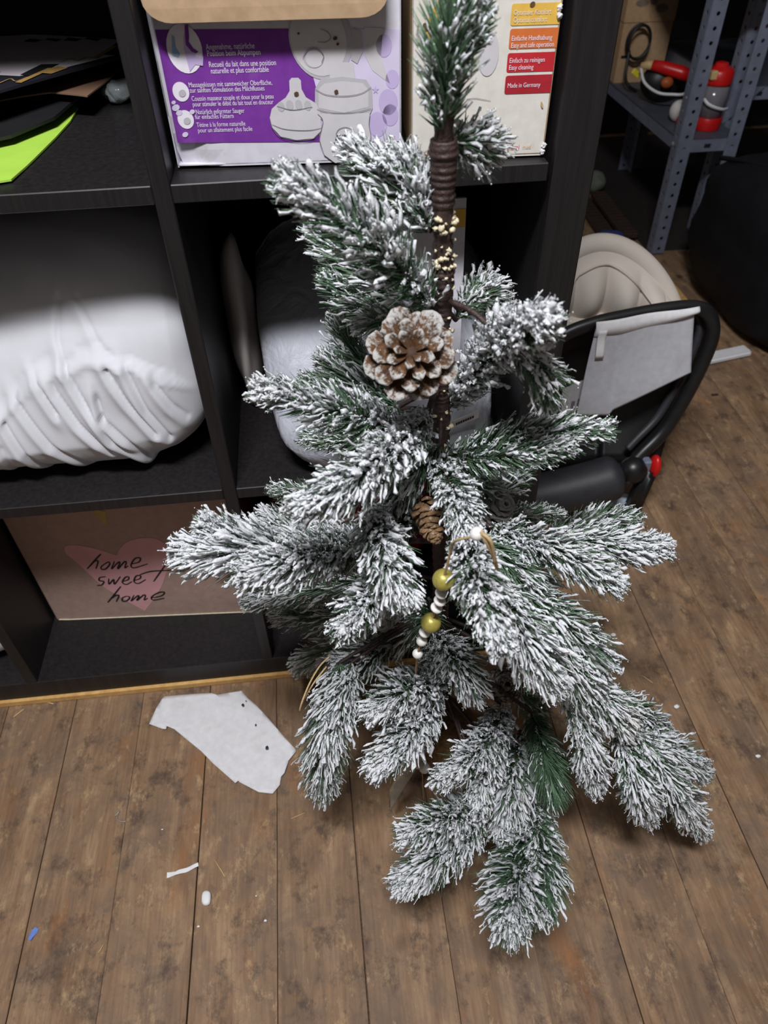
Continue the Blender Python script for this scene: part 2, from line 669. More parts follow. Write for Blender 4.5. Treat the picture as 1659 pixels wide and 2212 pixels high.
def rrect(u0, u1, v0, v1, r, n=5, corners=(1, 1, 1, 1)):
    out = []
    for (cu, cv, a0, on) in ((u1 - r, v0 + r, -90, corners[0]), (u1 - r, v1 - r, 0, corners[1]), (u0 + r, v1 - r, 90, corners[2]), (u0 + r, v0 + r, 180, corners[3])):
        if on:
            for k in range(n + 1):
                a = math.radians(a0 + 90 * k / n)
                out.append((cu + r * math.cos(a), cv + r * math.sin(a)))
        else:
            a = math.radians(a0 + 45)
            out.append((cu + r * (1 if math.cos(a) > 0 else -1), cv + r * (1 if math.sin(a) > 0 else -1)))
    return np.array(out)


def ribbon(uv, w):
    """a drawn pen stroke of width w along 2-D points -> verts, faces in 2-D"""
    uv = np.asarray(uv, float)
    T = np.gradient(uv, axis=0)
    T /= np.linalg.norm(T, axis=1)[:, None] + 1e-9
    N = np.stack([-T[:, 1], T[:, 0]], 1)
    n = len(uv)
    ww = w * (.55 + .45 * np.sin(np.linspace(.25, 2.9, n)))[:, None] / 2
    V = np.concatenate([uv + N * ww, uv - N * ww])
    return V, [(i, i + n, i + n + 1, i + 1) for i in range(n - 1)]


# ---------------------------------------------------------------- room
floor = part('floor', box(-1.35, 1.75, -1.5, 2.45, -.06, -.0068), M['joint'], None)
floor['kind'] = 'structure'
plank_me = mesh_from('plank', *box(-.05075, .05075, -1.95, 1.95, -.0062, 0, .0006), M['plank'])
for k in range(29):
    p = link('plank', plank_me, floor, (-1.2425 + .1022 * k, .48, 0))
    p.rotation_euler.z = random.uniform(-.0012, .0012)
    p.location.z = random.uniform(-.0006, .0)
wb = part('wall_back', box(-1.35, -.015, .415, .50, 0, 1.6), M['wall'], None)
wb['kind'] = 'structure'
wf = part('wall_far', box(-.3, 1.75, 2.42, 2.50, 0, 1.6), M['wall'], None)
wf['kind'] = 'structure'
wr = part('wall_right', box(1.75, 1.83, -1.5, 2.50, 0, 1.6), M['wall'], None)
wr['kind'] = 'structure'
for n, x in ((1, -.3585), (2, -.3335)):
    t = part('trim_%d' % n, box(x - .0018, x + .0018, .411, .416, .42, .735), M['burlap'], None)
    t['kind'] = 'structure'

# ---------------------------------------------------------------- shelving unit
ZS = [.050 + .351 * k for k in range(5)]           # tops of the boards under each row
D = .388
shelf = thing('shelving_unit', 'black-brown cube shelving unit standing along the wall behind the tree', 'shelves', (-.74, 0, 0))
part('side_panel', box(-.038, 0, 0, D, .012, 1.492, .0012), M['black'], shelf)
part('base_board', box(-1.49, -.038, 0, D, .012, .050, .0010), M['black'], shelf)
part('top_board', box(-1.49, -.038, 0, D, 1.454, 1.492, .0010), M['black'], shelf)
part('bottom_edge', box(-1.49, 0, -.0045, D, 0, .0122, .0012), M['edge'], shelf, label='bare light-brown wooden edge strip along the floor')
XD = [-.389 - .351 * k for k in range(3)]
for x in XD:
    part('divider', box(x, x + .016, 0, D, .050, 1.454, .0010), M['black'], shelf)
for r in (1, 2, 3):
    z = ZS[r]
    for c in range(4):
        x1 = -.038 - .351 * c
        b = part('shelf_board', box(x1 - .335, x1 - (.0045 if c == 0 else 0), 0, D, z - .016, z, .0009), M['black'], shelf)
        if c == 0:
            part('dowel', xf(lathe([(.003, 0), (.003, .010)], k=10), Matrix.Translation((-.046, .045, z - .008)) @ Matrix.Rotation(math.pi / 2, 4, 'Y')), M['straw'], b, label='pale wooden dowel showing in the gap')

# ---------------------------------------------------------------- box with the purple print
F1 = Face((-.3687, .0355, .754), (-.1713, .0216, .754))
bx = thing('breast_pump_box', 'white and purple printed carton with German and French text, its brown flap folded forward', 'box', tuple(F1.o + F1.u * F1.w / 2))


def carton(F, depth, h, mat, parent, side=None, crush=0.0):
    o, u, n = F.o, F.u * F.w, F.n
    V, Fc = [], []
    nu, nv = 14, 12
    g = lumps(3)
    for j in range(nv + 1):
        for i in range(nu + 1):
            a, b = i / nu, j / nv
            q = o + u * a + F.v * h * b
            q = q - n * (crush * max(0, 1 - ((a * 6) ** 2 + (b * 5) ** 2)) + .0006 * (g([[a * .5, b * .4, 0]])[0] if 0 < a < 1 else 0) * 0)
            if crush and a < .1 and b < .1:
                q = q + F.u * crush * .6 * (1 - b * 10) + F.v * .002 * (1 - a * 10)
            V.append(q)
    for j in range(nv):
        for i in range(nu):
            k = j * (nu + 1) + i
            Fc.append((k, k + 1, k + nu + 2, k + nu + 1))
    body = part('front_panel', slab((np.array(V), Fc), .0012, -n), mat, parent)
    b0, b1 = o - n * depth, o + u - n * depth
    z = np.array([0, 0, h])
    part('side_panel', slab((np.array([o, b0, b0 + z, o + z]), [(3, 2, 1, 0)]), .0012, F.u), side or mat, parent)
    part('side_panel', slab((np.array([o + u, b1, b1 + z, o + u + z]), [(0, 1, 2, 3)]), .0012, -F.u), side or mat, parent)
    part('back_panel', slab((np.array([b0, b1, b1 + z, b0 + z]), [(3, 2, 1, 0)]), .0012, n), side or mat, parent)
    part('bottom_panel', slab((np.array([o, o + u, b1, b0]) + np.array([0, 0, .0012]), [(0, 3, 2, 1)]), .0010, (0, 0, 1)), side or mat, parent)
    return body


front = carton(F1, .14, .165, M['boxwhite'], bx, M['boxwhite'], .006)
# flap hinged on the upper front edge, hanging open towards the viewer
fl = rrect(-.090, .090, 0, .072, .020, 6, (1, 0, 0, 1))
cu = F1.w / 2 - .0045
hinge = F1.o + F1.u * cu + F1.v * .165


def flap_at(p, q):
    t = 1 - q / .072
    return hinge + F1.u * p * (1.03) - F1.v * (.0545 * t) + F1.n * (.013 * t + .005 * math.sin(t * 2.5) + .002)


part('flap', poly_fill(fl, flap_at, .012, .0022), M['kraft'], bx, label='brown inner side of the open lid flap')
pp = front
part('purple_panel', F1.poly([(.004, .1035), (.112, .1015), (.124, .098), (.129, .060), (.129, .0175), (.004, .0205)], .0004), M['purple'], pp)
part('lilac_panel', F1.poly([(.118, .1010), (.1965, .099), (.1965, .0160), (.127, .0172), (.127, .06)], .0006), M['palelilac'], pp)
for i, (c, r) in enumerate(((.1775, .010), (.184, .008), (.1885, .0085), (.1868, .010), (.1905, .007))):
    part('flower_print', F1.poly(ell(c, (.030, .088, .037, .047, .064)[i], r * .8, r), .0008), M['lilac'], pp)
for u, v in ((.1764, .0565), (.1896, .0195)):
    uv = [(u + (.0032 if k % 2 == 0 else .0012) * math.cos(k * math.pi / 5 + .3), v + (.0032 if k % 2 == 0 else .0012) * math.sin(k * math.pi / 5 + .3)) for k in range(10)]
    part('flower_print', F1.poly(uv, .0009), M['lilac'], pp)
# round pictures
part('round_picture', F1.poly(ell(.0245, .0900, .0140, .0172), .0008), M['print_white'], pp)
part('figure_print', F1.poly([(.0255, .0985), (.0300, .1060), (.0285, .0960), (.0300, .0895), (.0335, .0900), (.0320, .0850), (.0355, .0835), (.0385, .0850), (.0370, .0780), (.0310, .0790), (.0255, .0740), (.0240, .0900)], .0011), M['lilac'], pp)
part('figure_print', F1.poly([(.0268, .0985), (.0280, .1060), (.0308, .1066), (.0300, .0985), (.0290, .0950), (.0315, .0905), (.0352, .0880), (.0330, .0868), (.0300, .0880), (.0262, .0930)], .0013), M['purple'], pp)
part('figure_print', F1.poly([(.0165, .1000), (.0150, .0920), (.0140, .0860), (.0185, .0845), (.0205, .0870), (.0180, .0915), (.0185, .0985)], .0011), M['print_blue'], pp)
for u, v, s in ((.0152, .0597, 1), (.0148, .0387, 1)):
    part('round_picture', F1.poly(ell(u, v, .0068, .0073), .0008), M['print_white'], pp)
    part('figure_print', F1.poly(ell(u + .001, v - .001, .0032, .0026, 14, .5), .0011), M['print_grey'], pp)
for u, v, r in ((.0085, .0480, .0035), (.0105, .0440, .0030), (.0215, .0445, .0025), (.0120, .0270, .0028), (.0075, .0520, .002)):
    part('scuff', F1.poly(ell(u, v, r, r * .7, 9, .4), .0010), M['palelilac'], pp)
# the pictured pump: flange, neck, collar, bottle, handle
part('pump_picture', F1.poly(ell(.1335, .0935, .0250, .0285, 36, .25), .0009), M['print_grey'], pp)
part('pump_picture', F1.poly(ell(.1318, .0935, .0222, .0258, 36, .25), .0011), M['print_grey2'], pp)
part('pump_picture', F1.poly(ell(.1270, .0815, .0085, .0075), .0013), M['print_grey'], pp)
part('pump_picture', F1.poly(ell(.1275, .0805, .0070, .0062), .0014), M['print_grey2'], pp)
part('pump_picture', F1.poly([(.1590, .1010), (.1668, .0985), (.1672, .0850), (.1620, .0760), (.1570, .0790)], .0010), M['print_grey'], pp)
part('pump_picture', F1.poly([(.1690, .1010), (.1685, .0817), (.1740, .0710), (.1886, .0606), (.1815, .0813), (.1835, .1000)], .0008), M['print_grey2'], pp)
part('pump_picture', F1.poly([(.1400, .0780), (.1590, .0770), (.1600, .0615), (.1385, .0615)], .0012), M['print_grey2'], pp)
part('pump_picture', F1.poly([(.1262, .0590), (.1310, .0655), (.1490, .0672), (.1690, .0645), (.1732, .0580), (.1735, .0430), (.1715, .0390), (.1270, .0400), (.1248, .0440)], .0013), M['print_grey'], pp)
part('pump_picture', F1.poly([(.1290, .0585), (.1340, .0625), (.1490, .0640), (.1660, .0620), (.1705, .0570), (.1700, .0440), (.1490, .0400), (.1280, .0445)], .0014), M['print_grey2'], pp)
part('pump_picture', F1.poly([(.1268, .0402), (.1712, .0394), (.1700, .0305), (.1713, .0211), (.1690, .0070), (.1620, .0000), (.1390, .0000), (.1300, .0070), (.1268, .0197), (.1308, .0343)], .0015), M['print_grey2'], pp)
part('teat_picture', F1.poly([(.0860, .0382), (.0885, .0450), (.0955, .0500), (.1010, .0530), (.1050, .0580), (.1055, .0655), (.1075, .0675), (.1130, .0675), (.1150, .0655), (.1150, .0590), (.1180, .0530), (.1262, .0480), (.1292, .0400), (.1290, .0270), (.1215, .0208), (.1065, .0200), (.0935, .0232), (.0872, .0305)], .0016), M['print_grey2'], pp)
for k in range(4):
    part('teat_picture', F1.poly(ell(.0965 + .0075 * k, .0465 + .0012 * math.sin(k), .0030, .0038, 16, .15), .0018), M['print_grey'], pp)


def line_uv(P, w=.0005, n=22):
    return ribbon(spline(np.c_[np.array(P, float), np.zeros(len(P))], n)[:, :2], w)


for P in ([(.0872, .0330), (.0960, .0295), (.1080, .0278), (.1200, .0276), (.1290, .0290)], [(.0860, .0382), (.0872, .0305), (.0935, .0232), (.1065, .0200), (.1215, .0208), (.1290, .0270)],
          [(.1268, .0402), (.1308, .0343), (.1268, .0197), (.1300, .0070)], [(.1712, .0394), (.1700, .0305), (.1713, .0211), (.1690, .0070)], [(.1262, .0590), (.1350, .0545), (.1500, .0530), (.1640, .0545), (.1728, .0590)],
          [(.1410, .0235), (.1440, .0275), (.1500, .0290), (.1560, .0270)], [(.1340, .1010), (.1400, .0985), (.1415, .0945), (.1370, .0920), (.1310, .0925)], [(.1180, .0815), (.1230, .0870), (.1300, .0875), (.1350, .0830), (.1330, .0780)],
          [(.0930, .0470), (.1060, .0438), (.1230, .0455)], [(.1265, .0436), (.1400, .0405), (.1600, .0405), (.1722, .0430)]):
    V, F = line_uv(P)
    part('picture_line', (F1.at(V, .0020), F), M['print_dark'], pp)
for body, u, v, s, wd in (('Angenehme, natürliche', .0416, .0890, .0058, .0388), ('Position beim Abpumpen', .0416, .0845, .0058, .0429), ('Recueil du lait dans une position', .0416, .0768, .0058, .0544), ('naturelle et plus confortable', .0424, .0722, .0058, .0472),
                          ('Massagekissen mit samtweicher Oberfläche,', .0224, .0628, .0052, .0687), ('zur sanften Stimulation des Milchflusses', .0226, .0588, .0052, .0617), ('Coussin masseur souple et doux pour la peau', .0228, .0526, .0052, .0682), ('pour stimuler le débit du lait tout en douceur', .0228, .0484, .0052, .0676),
                          ('Natürlich geformter Sauger', .0242, .0425, .0052, .0410), ('für einfaches Füttern', .0230, .0387, .0052, .0325), ('Tétine à la forme naturelle', .0230, .0325, .0052, .0415), ('pour un allaitement plus facile', .0232, .0282, .0052, .0466)):
    V, F = text_vf(body, s)
    k = wd / max(V[:, 0].max(), 1e-6)
    part('lettering', F1.text(body, u, v, s, .0008, 0, k), M['print_white'], pp)
part('logo_print', F1.text('AV', .1404, .0192, .0056, .0022, 0, 1.0, 0, .0002), M['print_navy'], pp)
part('logo_print', F1.text('E', .1478, .0192, .0056, .0022, 0, 1.0, 0, .0002), M['print_navy'], pp)
part('logo_print', F1.text('NT', .1510, .0192, .0056, .0022, 0, 1.0, 0, .0002), M['print_navy'], pp)
part('logo_print', F1.poly([(.1452, .0232), (.1462, .0236), (.1444, .0200)], .0023), M['print_green'], pp)
for u, v, r in ((.1436, .0567, .0014), (.1452, .0945, .0014), (.1470, .0905, .0010), (.1165, .0985, .0008), (.1104, .0560, .0016)):
    part('stain', F1.poly(ell(u, v, r * 1.3, r, 9, .3), .0024), M['stain'], pp)

# ---------------------------------------------------------------- cream box beside it
F2 = Face((-.1627, .0202, .754), (-.0447, .0136, .754))
bx2 = thing('nursing_box', 'stained cream carton with yellow, orange and red stripes down its right side', 'box', tuple(F2.o + F2.u * F2.w / 2))
f2 = carton(F2, .11, .165, M['cream'], bx2, M['creamside'], 0)
for nm, (u0, u1, v0, v1), mt in (('yellow_stripe', (.0783, .1176, .0989, .1135), 'p_yellow'), ('orange_stripe', (.0786, .1178, .0828, .0968), 'p_orange'), ('red_stripe', (.0784, .1175, .0662, .0800), 'p_red'), ('dark_red_stripe', (.0783, .1175, .0501, .0638), 'p_dkred')):
    part(nm, F2.poly(rrect(u0, u1, v0, v1, .0018, 4, (0, 0, 1, 1)), .0004), M[mt], f2)
for body, u, v, s, wd in (('Optimaler Komfort', .0801, .1060, .0050, .0300), ('Optimal comfort', .0804, .1010, .0050, .0270), ('Einfache Handhabung', .0802, .0886, .0050, .0330), ('Easy and safe operation', .0803, .0838, .0050, .0350), ('Einfach zu reinigen', .0801, .0731, .0050, .0292), ('Easy cleaning', .0801, .0681, .0050, .0205), ('Made in Germany', .0803, .0549, .0050, .0278)):
    V, F = text_vf(body, s)
    part('lettering', F2.text(body, u, v, s, .0008, 0, wd / V[:, 0].max()), M['print_white'] if 'Opti' not in body else M['cream'], f2)
part('logo_print', F2.text('mami', .0849, .0058, .0062, .0006, 0, .82), M['p_red'], f2)
part('logo_print', F2.text('med', .0985, .0062, .0052, .0006, 0, .85), M['p_pinkpale'], f2)
part('certification_mark', F2.text('CE', .0113, .0036, .0062, .0006, 0, 1.0), M['p_red'], f2)
part('drop_print', F2.poly(ell(.0625, .0800, .0085, .0160), .0005), M['print_grey2'], f2)
part('drop_print', F2.poly(ell(.0220, .1050, .0085, .0180, 24, -.5), .0005), M['p_yellow'], f2)
part('crease_line', (lambda q: (F2.at(q[0], .0006), q[1]))(line_uv([(.0462, .0474), (.0540, .0478), (.0610, .0466), (.0673, .0455)], .0004)), M['print_dark'], f2)
for u, v, ru, rv in ((.0945, .1128, .0022, .0018), (.0105, .1000, .0020, .0030), (.0070, .0860, .0015, .0040), (.1115, .0410, .0010, .0028), (.0230, .1120, .0015, .0025)):
    part('stain', F2.poly(ell(u, v, ru, rv, 11, .4), .0009), M['creamside'] if v < .1 else M['stain'], f2)
for v in (.1045, .1100, .0085, .0035):
    g = lumps(int(v * 9999))
    part('torn_edge', ball(F2.o + F2.u * (.1170 + .0006 * math.sin(v * 900)) + F2.v * v + F2.n * .001, (.0022, .0016, .0024), 10, 7, lambda d, g=g: 1 + .25 * g(d)), M['tissue'], f2)

# ---------------------------------------------------------------- papers on the left of the same row
g1 = lumps(21)
solo('lime_paper_sheet', poly_fill([(-.7232, .035), (-.60, .020), (-.522, .022), (-.510, .026), (-.503, .080), (-.496, .140), (-.492, .190), (-.493, .235), (-.520, .300), (-.7232, .300)],
     lambda x, y: (x, y, .7546 + .0012 * max(0, (.06 - y) * 20)), .02, .0016), M['green_paper'], 'bright lime-green sheet of card lying under the dark gift bag', 'paper')
solo('black_folder', poly_fill([(-.7232, .02), (-.60, .075), (-.530, .118), (-.500, .165), (-.486, .240), (-.49, .34), (-.7232, .34)],
     lambda x, y: (x, y, .764 + .004 * (y - .1) / .2), .03, .003), M['black_paper'], 'plain black card folder between the lime sheet and the gift bag', 'folder')
solo('brown_paper_bag', poly_fill([(-.60, .20), (-.510, .212), (-.470, .195), (-.462, .240), (-.448, .330), (-.60, .345)],
     lambda x, y: (x, y, .7715 + .0045 * math.cos((x + .5) * 22)), .02, .0014), M['brown_paper'], 'brown paper bag corner sticking out below the gift bag', 'bag')
gb = thing('gift_bag', 'flat dark gift bag with grey and gold house print on the papers', 'bag', (-.56, .22, .79))


def gb_at(x, y, dz=0.0):
    return (x, y, .788 + .006 * math.sin((x + .74) * 9) + .010 * (y - .1) + dz)


part('bag_front', poly_fill([(-.7232, .040), (-.62, .083), (-.545, .140), (-.478, .225), (-.438, .275), (-.434, .345), (-.560, .385), (-.600, .385), (-.7232, .372)], lambda x, y: gb_at(x, y), .02, .0025), M['navy_paper'], gb)
part('grey_print', poly_fill([(-.7232, .195), (-.64, .200), (-.560, .205), (-.530, .196), (-.500, .215), (-.445, .278), (-.441, .338), (-.560, .376), (-.7232, .366)], lambda x, y: gb_at(x, y, .0004), .02), M['grey_print_paper'], gb)


def gbp(pts, nm='gold_print', mt='goldprint', dz=.0009):
    part(nm, poly_fill(pts, lambda x, y: gb_at(x, y, dz), .02), M[mt], gb)


gbp([(-.528, .172), (-.522, .170), (-.502, .222), (-.508, .222)])
gbp([(-.513, .205), (-.500, .200), (-.488, .222), (-.500, .228)])
gbp([(-.470, .262), (-.465, .260), (-.452, .312), (-.458, .312)])
gbp([(-.452, .300), (-.444, .296), (-.441, .318), (-.450, .320)])
gbp([(-.530, .200), (-.515, .192), (-.500, .238), (-.518, .238)], 'dark_print', 'black_paper', .0007)
gbp([(-.463, .275), (-.446, .272), (-.442, .330), (-.455, .332)], 'dark_print', 'black_paper', .0007)
for k in range(4):
    gbp([(-.56 + .022 * k, .34 + .006 * (k % 2)), (-.545 + .022 * k, .335), (-.540 + .022 * k, .345), (-.556 + .022 * k, .352)], 'dark_print', 'black_paper', .0007)
for x0, y0, n in ((-.600, .200, 7), (-.560, .170, 6), (-.500, .250, 5)):
    P = [(x0 + .008 * k, y0 + (.006 if k % 2 else -.006) + .003 * k, 0) for k in range(n)]
    V, F = ribbon(spline(P, 40)[:, :2], .0016)
    part('script_print', (np.array([gb_at(a, b, .001) for a, b in V]), F), M['goldprint'], gb)
cp = lumps(5)
solo('clear_plastic_scrap', ball((-.452, .262, .7625), (.018, .022, .010), 18, 10, lambda d: 1 + .16 * cp(d)), M['clearbit'], 'small crumpled clear plastic piece on the shelf right of the gift bag', 'plastic scrap', True)

# ---------------------------------------------------------------- folded duvet in the middle row
SEAM = [(-.75, .44), (-.6322, .4951), (-.6154, .51), (-.5699, .5444), (-.5414, .5538), (-.533, .552), (-.5101, .5618), (-.4851, .5607), (-.4756, .5556), (-.4611, .5553), (-.423, .5286), (-.3975, .5042), (-.36, .48)]
PL = [[(-.5336, .5499), (-.5234, .5174), (-.5041, .4646), (-.475, .4303)], [(-.5679, .5398), (-.5557, .5042)], [(-.5951, .5197), (-.5737, .4668), (-.5454, .4246)], [(-.6142, .4981), (-.5989, .4385), (-.5855, .4127)], [(-.4696, .5507), (-.4582, .4994), (-.4418, .4607)], [(-.5093, .4948), (-.4862, .4577), (-.473, .43)], [(-.5076, .5205), (-.5074, .4946)], [(-.5081, .6137), (-.4956, .5743), (-.4804, .5581)], [(-.4804, .5581), (-.4422, .5655), (-.3981, .5848)], [(-.5288, .6134), (-.5371, .5779), (-.534, .5543)], [(-.4368, .565), (-.4298, .5315), (-.417, .5212)], [(-.6257, .4723), (-.6283, .4338), (-.6281, .4121)], [(-.5172, .5678), (-.4924, .573)], [(-.5719, .549), (-.5561, .5584), (-.5439, .5627)],
      [(-.553, .535), (-.535, .49), (-.51, .45)], [(-.445, .535), (-.43, .50), (-.418, .48)], [(-.49, .55), (-.475, .51), (-.455, .47)]]


def duvet():
    nu, nv = 230, 150
    X = np.linspace(-.7236, -.3915, nu)
    a = np.linspace(-np.pi * .62, np.pi * .80, nv)          # from below the front over the top to the back
    XX, AA = np.meshgrid(X, a)
    e = ((XX + .57) / .18)
    rnd = np.clip(1 - np.abs(e) ** 5, 0.0, 1) ** .45
    rnd = np.where(XX < -.57, 1.0, rnd)
    hy, hz = .165 * (.50 + .50 * rnd), .128 * (.62 + .38 * rnd)
    c, s = np.cos(AA), np.sin(AA)
    Y = .188 - hy * np.sign(c) * np.abs(c) ** np.where(s < 0, .25, .8)
    Z = .541 + hz * np.sign(s) * np.abs(s) ** np.where(s < 0, .72, .9)
    Y += (.018 + .048 * np.clip((-.42 - XX) / .2, 0, 1)) * np.clip((Z - .46) / .13, 0, 1)
    Z += np.where(XX > -.48, (XX + .48) * .25, 0) * np.clip(-s, 0, 1)
    # folds, measured on the front
    disp = np.zeros_like(X * a[:, None])

    def dist(P):
        best = np.full(XX.shape, 9.)
        side = np.zeros(XX.shape)
        for (x0, z0), (x1, z1) in zip(P[:-1], P[1:]):
            dx, dz = x1 - x0, z1 - z0
            L2 = dx * dx + dz * dz
            t = np.clip(((XX - x0) * dx + (Z - z0) * dz) / L2, 0, 1)
            d = np.hypot(XX - x0 - t * dx, Z - z0 - t * dz)
            sd = ((XX - x0) * dz - (Z - z0) * dx) / math.sqrt(L2)
            m = d < best
            best = np.where(m, d, best)
            side = np.where(m, sd, side)
        return best, side
    frontm = np.clip((.24 - Y) / .06, 0, 1) * np.clip((-.402 - XX) / .03, 0, 1)
    SX, SZ = np.array(SEAM).T
    zs = np.interp(XX, SX, SZ)
    sd = (zs - Z) * .85
    disp += .0035 * np.exp(-((sd - .004) / .0035) ** 2)
    disp += .0078 / (1 + np.exp(-sd / .0012)) * np.exp(-np.maximum(sd, 0) / .05)
    disp -= .0022 * np.exp(-(sd / .005) ** 2)
    for k, P in enumerate(PL):
        d, sd = dist(P)
        amp = .0058 if k < 7 or k > 13 else (0 if k in (8, 10) else .0022)
        disp += amp * np.exp(-((sd - .006) / .008) ** 2) * np.exp(-(d / .016) ** 2) - amp * 1.1 * np.exp(-(d / .0032) ** 2)
    g = lumps(9, 14, 8, 26)
    P3 = np.stack([XX, Y, Z], -1).reshape(-1, 3)
    soft = g(P3).reshape(XX.shape) * .0035
    g2 = lumps(19, 14, 40, 80)
    soft += g2(P3).reshape(XX.shape) * .0009
    disp = disp * frontm + soft
    n = np.stack([np.zeros_like(c), -c, s], -1)
    V = np.stack([XX, Y, Z], -1) + n * disp[..., None]
    V[..., 2] = np.maximum(V[..., 2], .4012)
    V[..., 0] = np.minimum(V[..., 0], -.3905)
    F = [(j * nu + i, j * nu + i + 1, (j + 1) * nu + i + 1, (j + 1) * nu + i) for j in range(nv - 1) for i in range(nu - 1)]
    # close the far side
    F.append(tuple(j * nu for j in range(nv))[::-1])
    F.append(tuple(j * nu + nu - 1 for j in range(nv)))
    return V.reshape(-1, 3), F[:-2]


solo('folded_duvet', duvet(), M['duvet'], 'bulky white duvet bundle stuffed into the middle-left shelf compartment', 'duvet', True)

# ---------------------------------------------------------------- bags in the middle row on the right
fb = thing('bedding_bag', 'big frosted clear plastic bag of bedding behind the tree, with a white sewn tag', 'bag', (-.19, .13, .401))
fg = lumps(31, 14, 2, 5)


def bagfn(d):
    q = (np.abs(d[:, 0]) ** 2.5 + np.abs(d[:, 2]) ** 2.5) ** (1 / 2.5)
    s = (q ** 5 + np.abs(d[:, 1]) ** 5) ** (-1 / 5.)
    return s * (1 + .035 * fg(d))


V, F = ball((-.192, .112, .514), (.147, .122, .116), 64, 40, bagfn)
V[:, 0] = np.clip(V[:, 0], -.3325, -.0395)
V[:, 1] += np.maximum(0, V[:, 2] - .45) * 1.35 * np.clip((.30 - V[:, 1]) / .2, 0, 1)
V[:, 2] = np.maximum(V[:, 2], .4015)
V[:, 1] = np.minimum(V[:, 1], .262)
part('film', (V, F), M['film'], fb, True)
TF = Face((-.124, -.006, .470), (-.088, -.002, .482), (0, -.12, .99))
part('tag', slab(TF.poly([(0, 0), (.038, 0), (.038, .012), (0, .012)], .004), .0006, -TF.n), M['tag'], fb, label='white sewn tag with a row of small black print')
for k in range(8):
    part('tag_print', TF.poly([(.010 + .0028 * k, .0045), (.0122 + .0028 * k, .0045), (.0122 + .0028 * k, .0080), (.010 + .0028 * k, .0080)], .0052), M['ink'], fb)
wg = lumps(41, 10, 2, 5)


def conefn(d):
    return (1 + .10 * wg(d)) * np.where(d[:, 2] > .3, 1 + .5 * (d[:, 2] - .3), 1)


V, F = ball((-.352, .190, .495), (.018, .055, .098), 26, 20, conefn)
V[:, 0] = np.maximum(V[:, 0], -.3722)
V[:, 2] = np.maximum(V[:, 2], .4012)
solo('cloth_bag', (V, F), M['clothbag'], 'small pointed greyish-white cloth bundle against the divider, left of the bedding bag', 'bag', True)
wc = thing('white_card', 'upright white card with a yellow sticker on the bag, behind the tree trunk', 'card', (-.133, .06, .49))
part('card_board', slab((np.array([(-.168, .050, .506), (-.1005, .050, .506), (-.1005, .066, .700), (-.168, .066, .700)]), [(0, 1, 2, 3)]), .004, (0, 1, 0)), M['boxwhite'], wc)
part('sticker', slab((np.array([(-.112, .0630, .672), (-.1010, .0630, .672), (-.1010, .0640, .690), (-.112, .0640, .690)]), [(0, 1, 2, 3)]), .0005, (0, 1, 0)), M['p_yellow'], wc)

# ---------------------------------------------------------------- bottom row
F3 = Face((-.7185, .1160, .0505), (-.4055, .0943, .0505))
hb = thing('home_box', 'brown cardboard box with a pink heart and black handwriting, in the bottom compartment', 'box', tuple(F3.o + F3.u * F3.w / 2))
hf = carton(F3, .20, .285, M['homebox'], hb)
HEART = [(.1437, .0135), (.1215, .0411), (.0955, .0784), (.0769, .1247), (.0645, .1534), (.0651, .1659), (.0715, .1709), (.0855, .1709), (.1107, .1611), (.1349, .1462), (.1447, .1612), (.1596, .1747), (.1777, .1798), (.1944, .1796), (.2067, .172), (.2118, .1572), (.2089, .134), (.1948, .0951), (.1735, .0546)]
HS = spline(np.c_[HEART[:10], np.zeros(10)], 60)[:, :2].tolist() + spline(np.c_[HEART[9:] + [HEART[0]], np.zeros(11)], 60)[1:-1, :2].tolist()
part('heart_print', F3.poly(HS, .0004), M['heart'], hf)
WRITE = [
    [[(.1133, .1505), (.1053, .1424), (.0842, .1199)], [(.0904, .1261), (.1006, .1363), (.1045, .1347), (.097, .1191)], [(.1129, .129), (.1059, .1229), (.1053, .1177), (.1113, .1182), (.1196, .1273), (.1198, .1329), (.1129, .129)], [(.1286, .1337), (.1199, .1176), (.132, .13), (.1356, .1307), (.129, .1171), (.1425, .1316), (.145, .1301), (.1399, .1186), (.1459, .1226)], [(.1527, .1266), (.1638, .1302), (.1679, .1386), (.16, .1378), (.1507, .1245), (.1534, .1178), (.1756, .1252)]],
    [[(.1063, .1006), (.097, .099), (.0942, .0923), (.1002, .0897), (.0951, .0822), (.0874, .0813)], [(.1094, .0959), (.1064, .0833), (.116, .0932), (.1146, .0828), (.128, .0993)], [(.1285, .0879), (.1378, .0918), (.1399, .0976), (.1348, .097), (.1275, .0865), (.1319, .0807), (.1425, .087)], [(.146, .089), (.1559, .093), (.1581, .0996), (.1514, .0987), (.1454, .0868), (.1507, .0818), (.1641, .0902)], [(.2057, .1277), (.1747, .0849)], [(.1581, .1019), (.1773, .1083), (.2097, .1089)]],
    [[(.1225, .0767), (.108, .0588), (.092, .0397)], [(.101, .0497), (.1103, .0563), (.1135, .0547), (.1055, .0407)], [(.1246, .053), (.1174, .0487), (.1159, .041), (.1233, .0425), (.1293, .0503), (.1246, .053)], [(.1371, .0546), (.129, .0406), (.141, .0519), (.144, .0517), (.1383, .0415), (.1514, .0536), (.1541, .052), (.1497, .0417), (.1563, .0461)], [(.1608, .0458), (.1786, .0504), (.185, .0586), (.1759, .0582), (.1628, .0481), (.1641, .0407), (.1818, .0444)]]]
for word in WRITE:
    vf = []
    for s in word:
        V, F = ribbon(spline(np.c_[np.array(s), np.zeros(len(s))], 9 * len(s))[:, :2], .0026)
        vf.append((F3.at(V, .0009), F))
    part('handwriting', join(*vf), M['ink'], hf, label='black handwritten word')
part('tape', F3.poly([(.1308, .2400), (.1448, .2364), (.1406, .2118), (.136, .2101), (.1273, .2317)], .0006), M['tape'], hf, label='torn piece of yellowed tape')
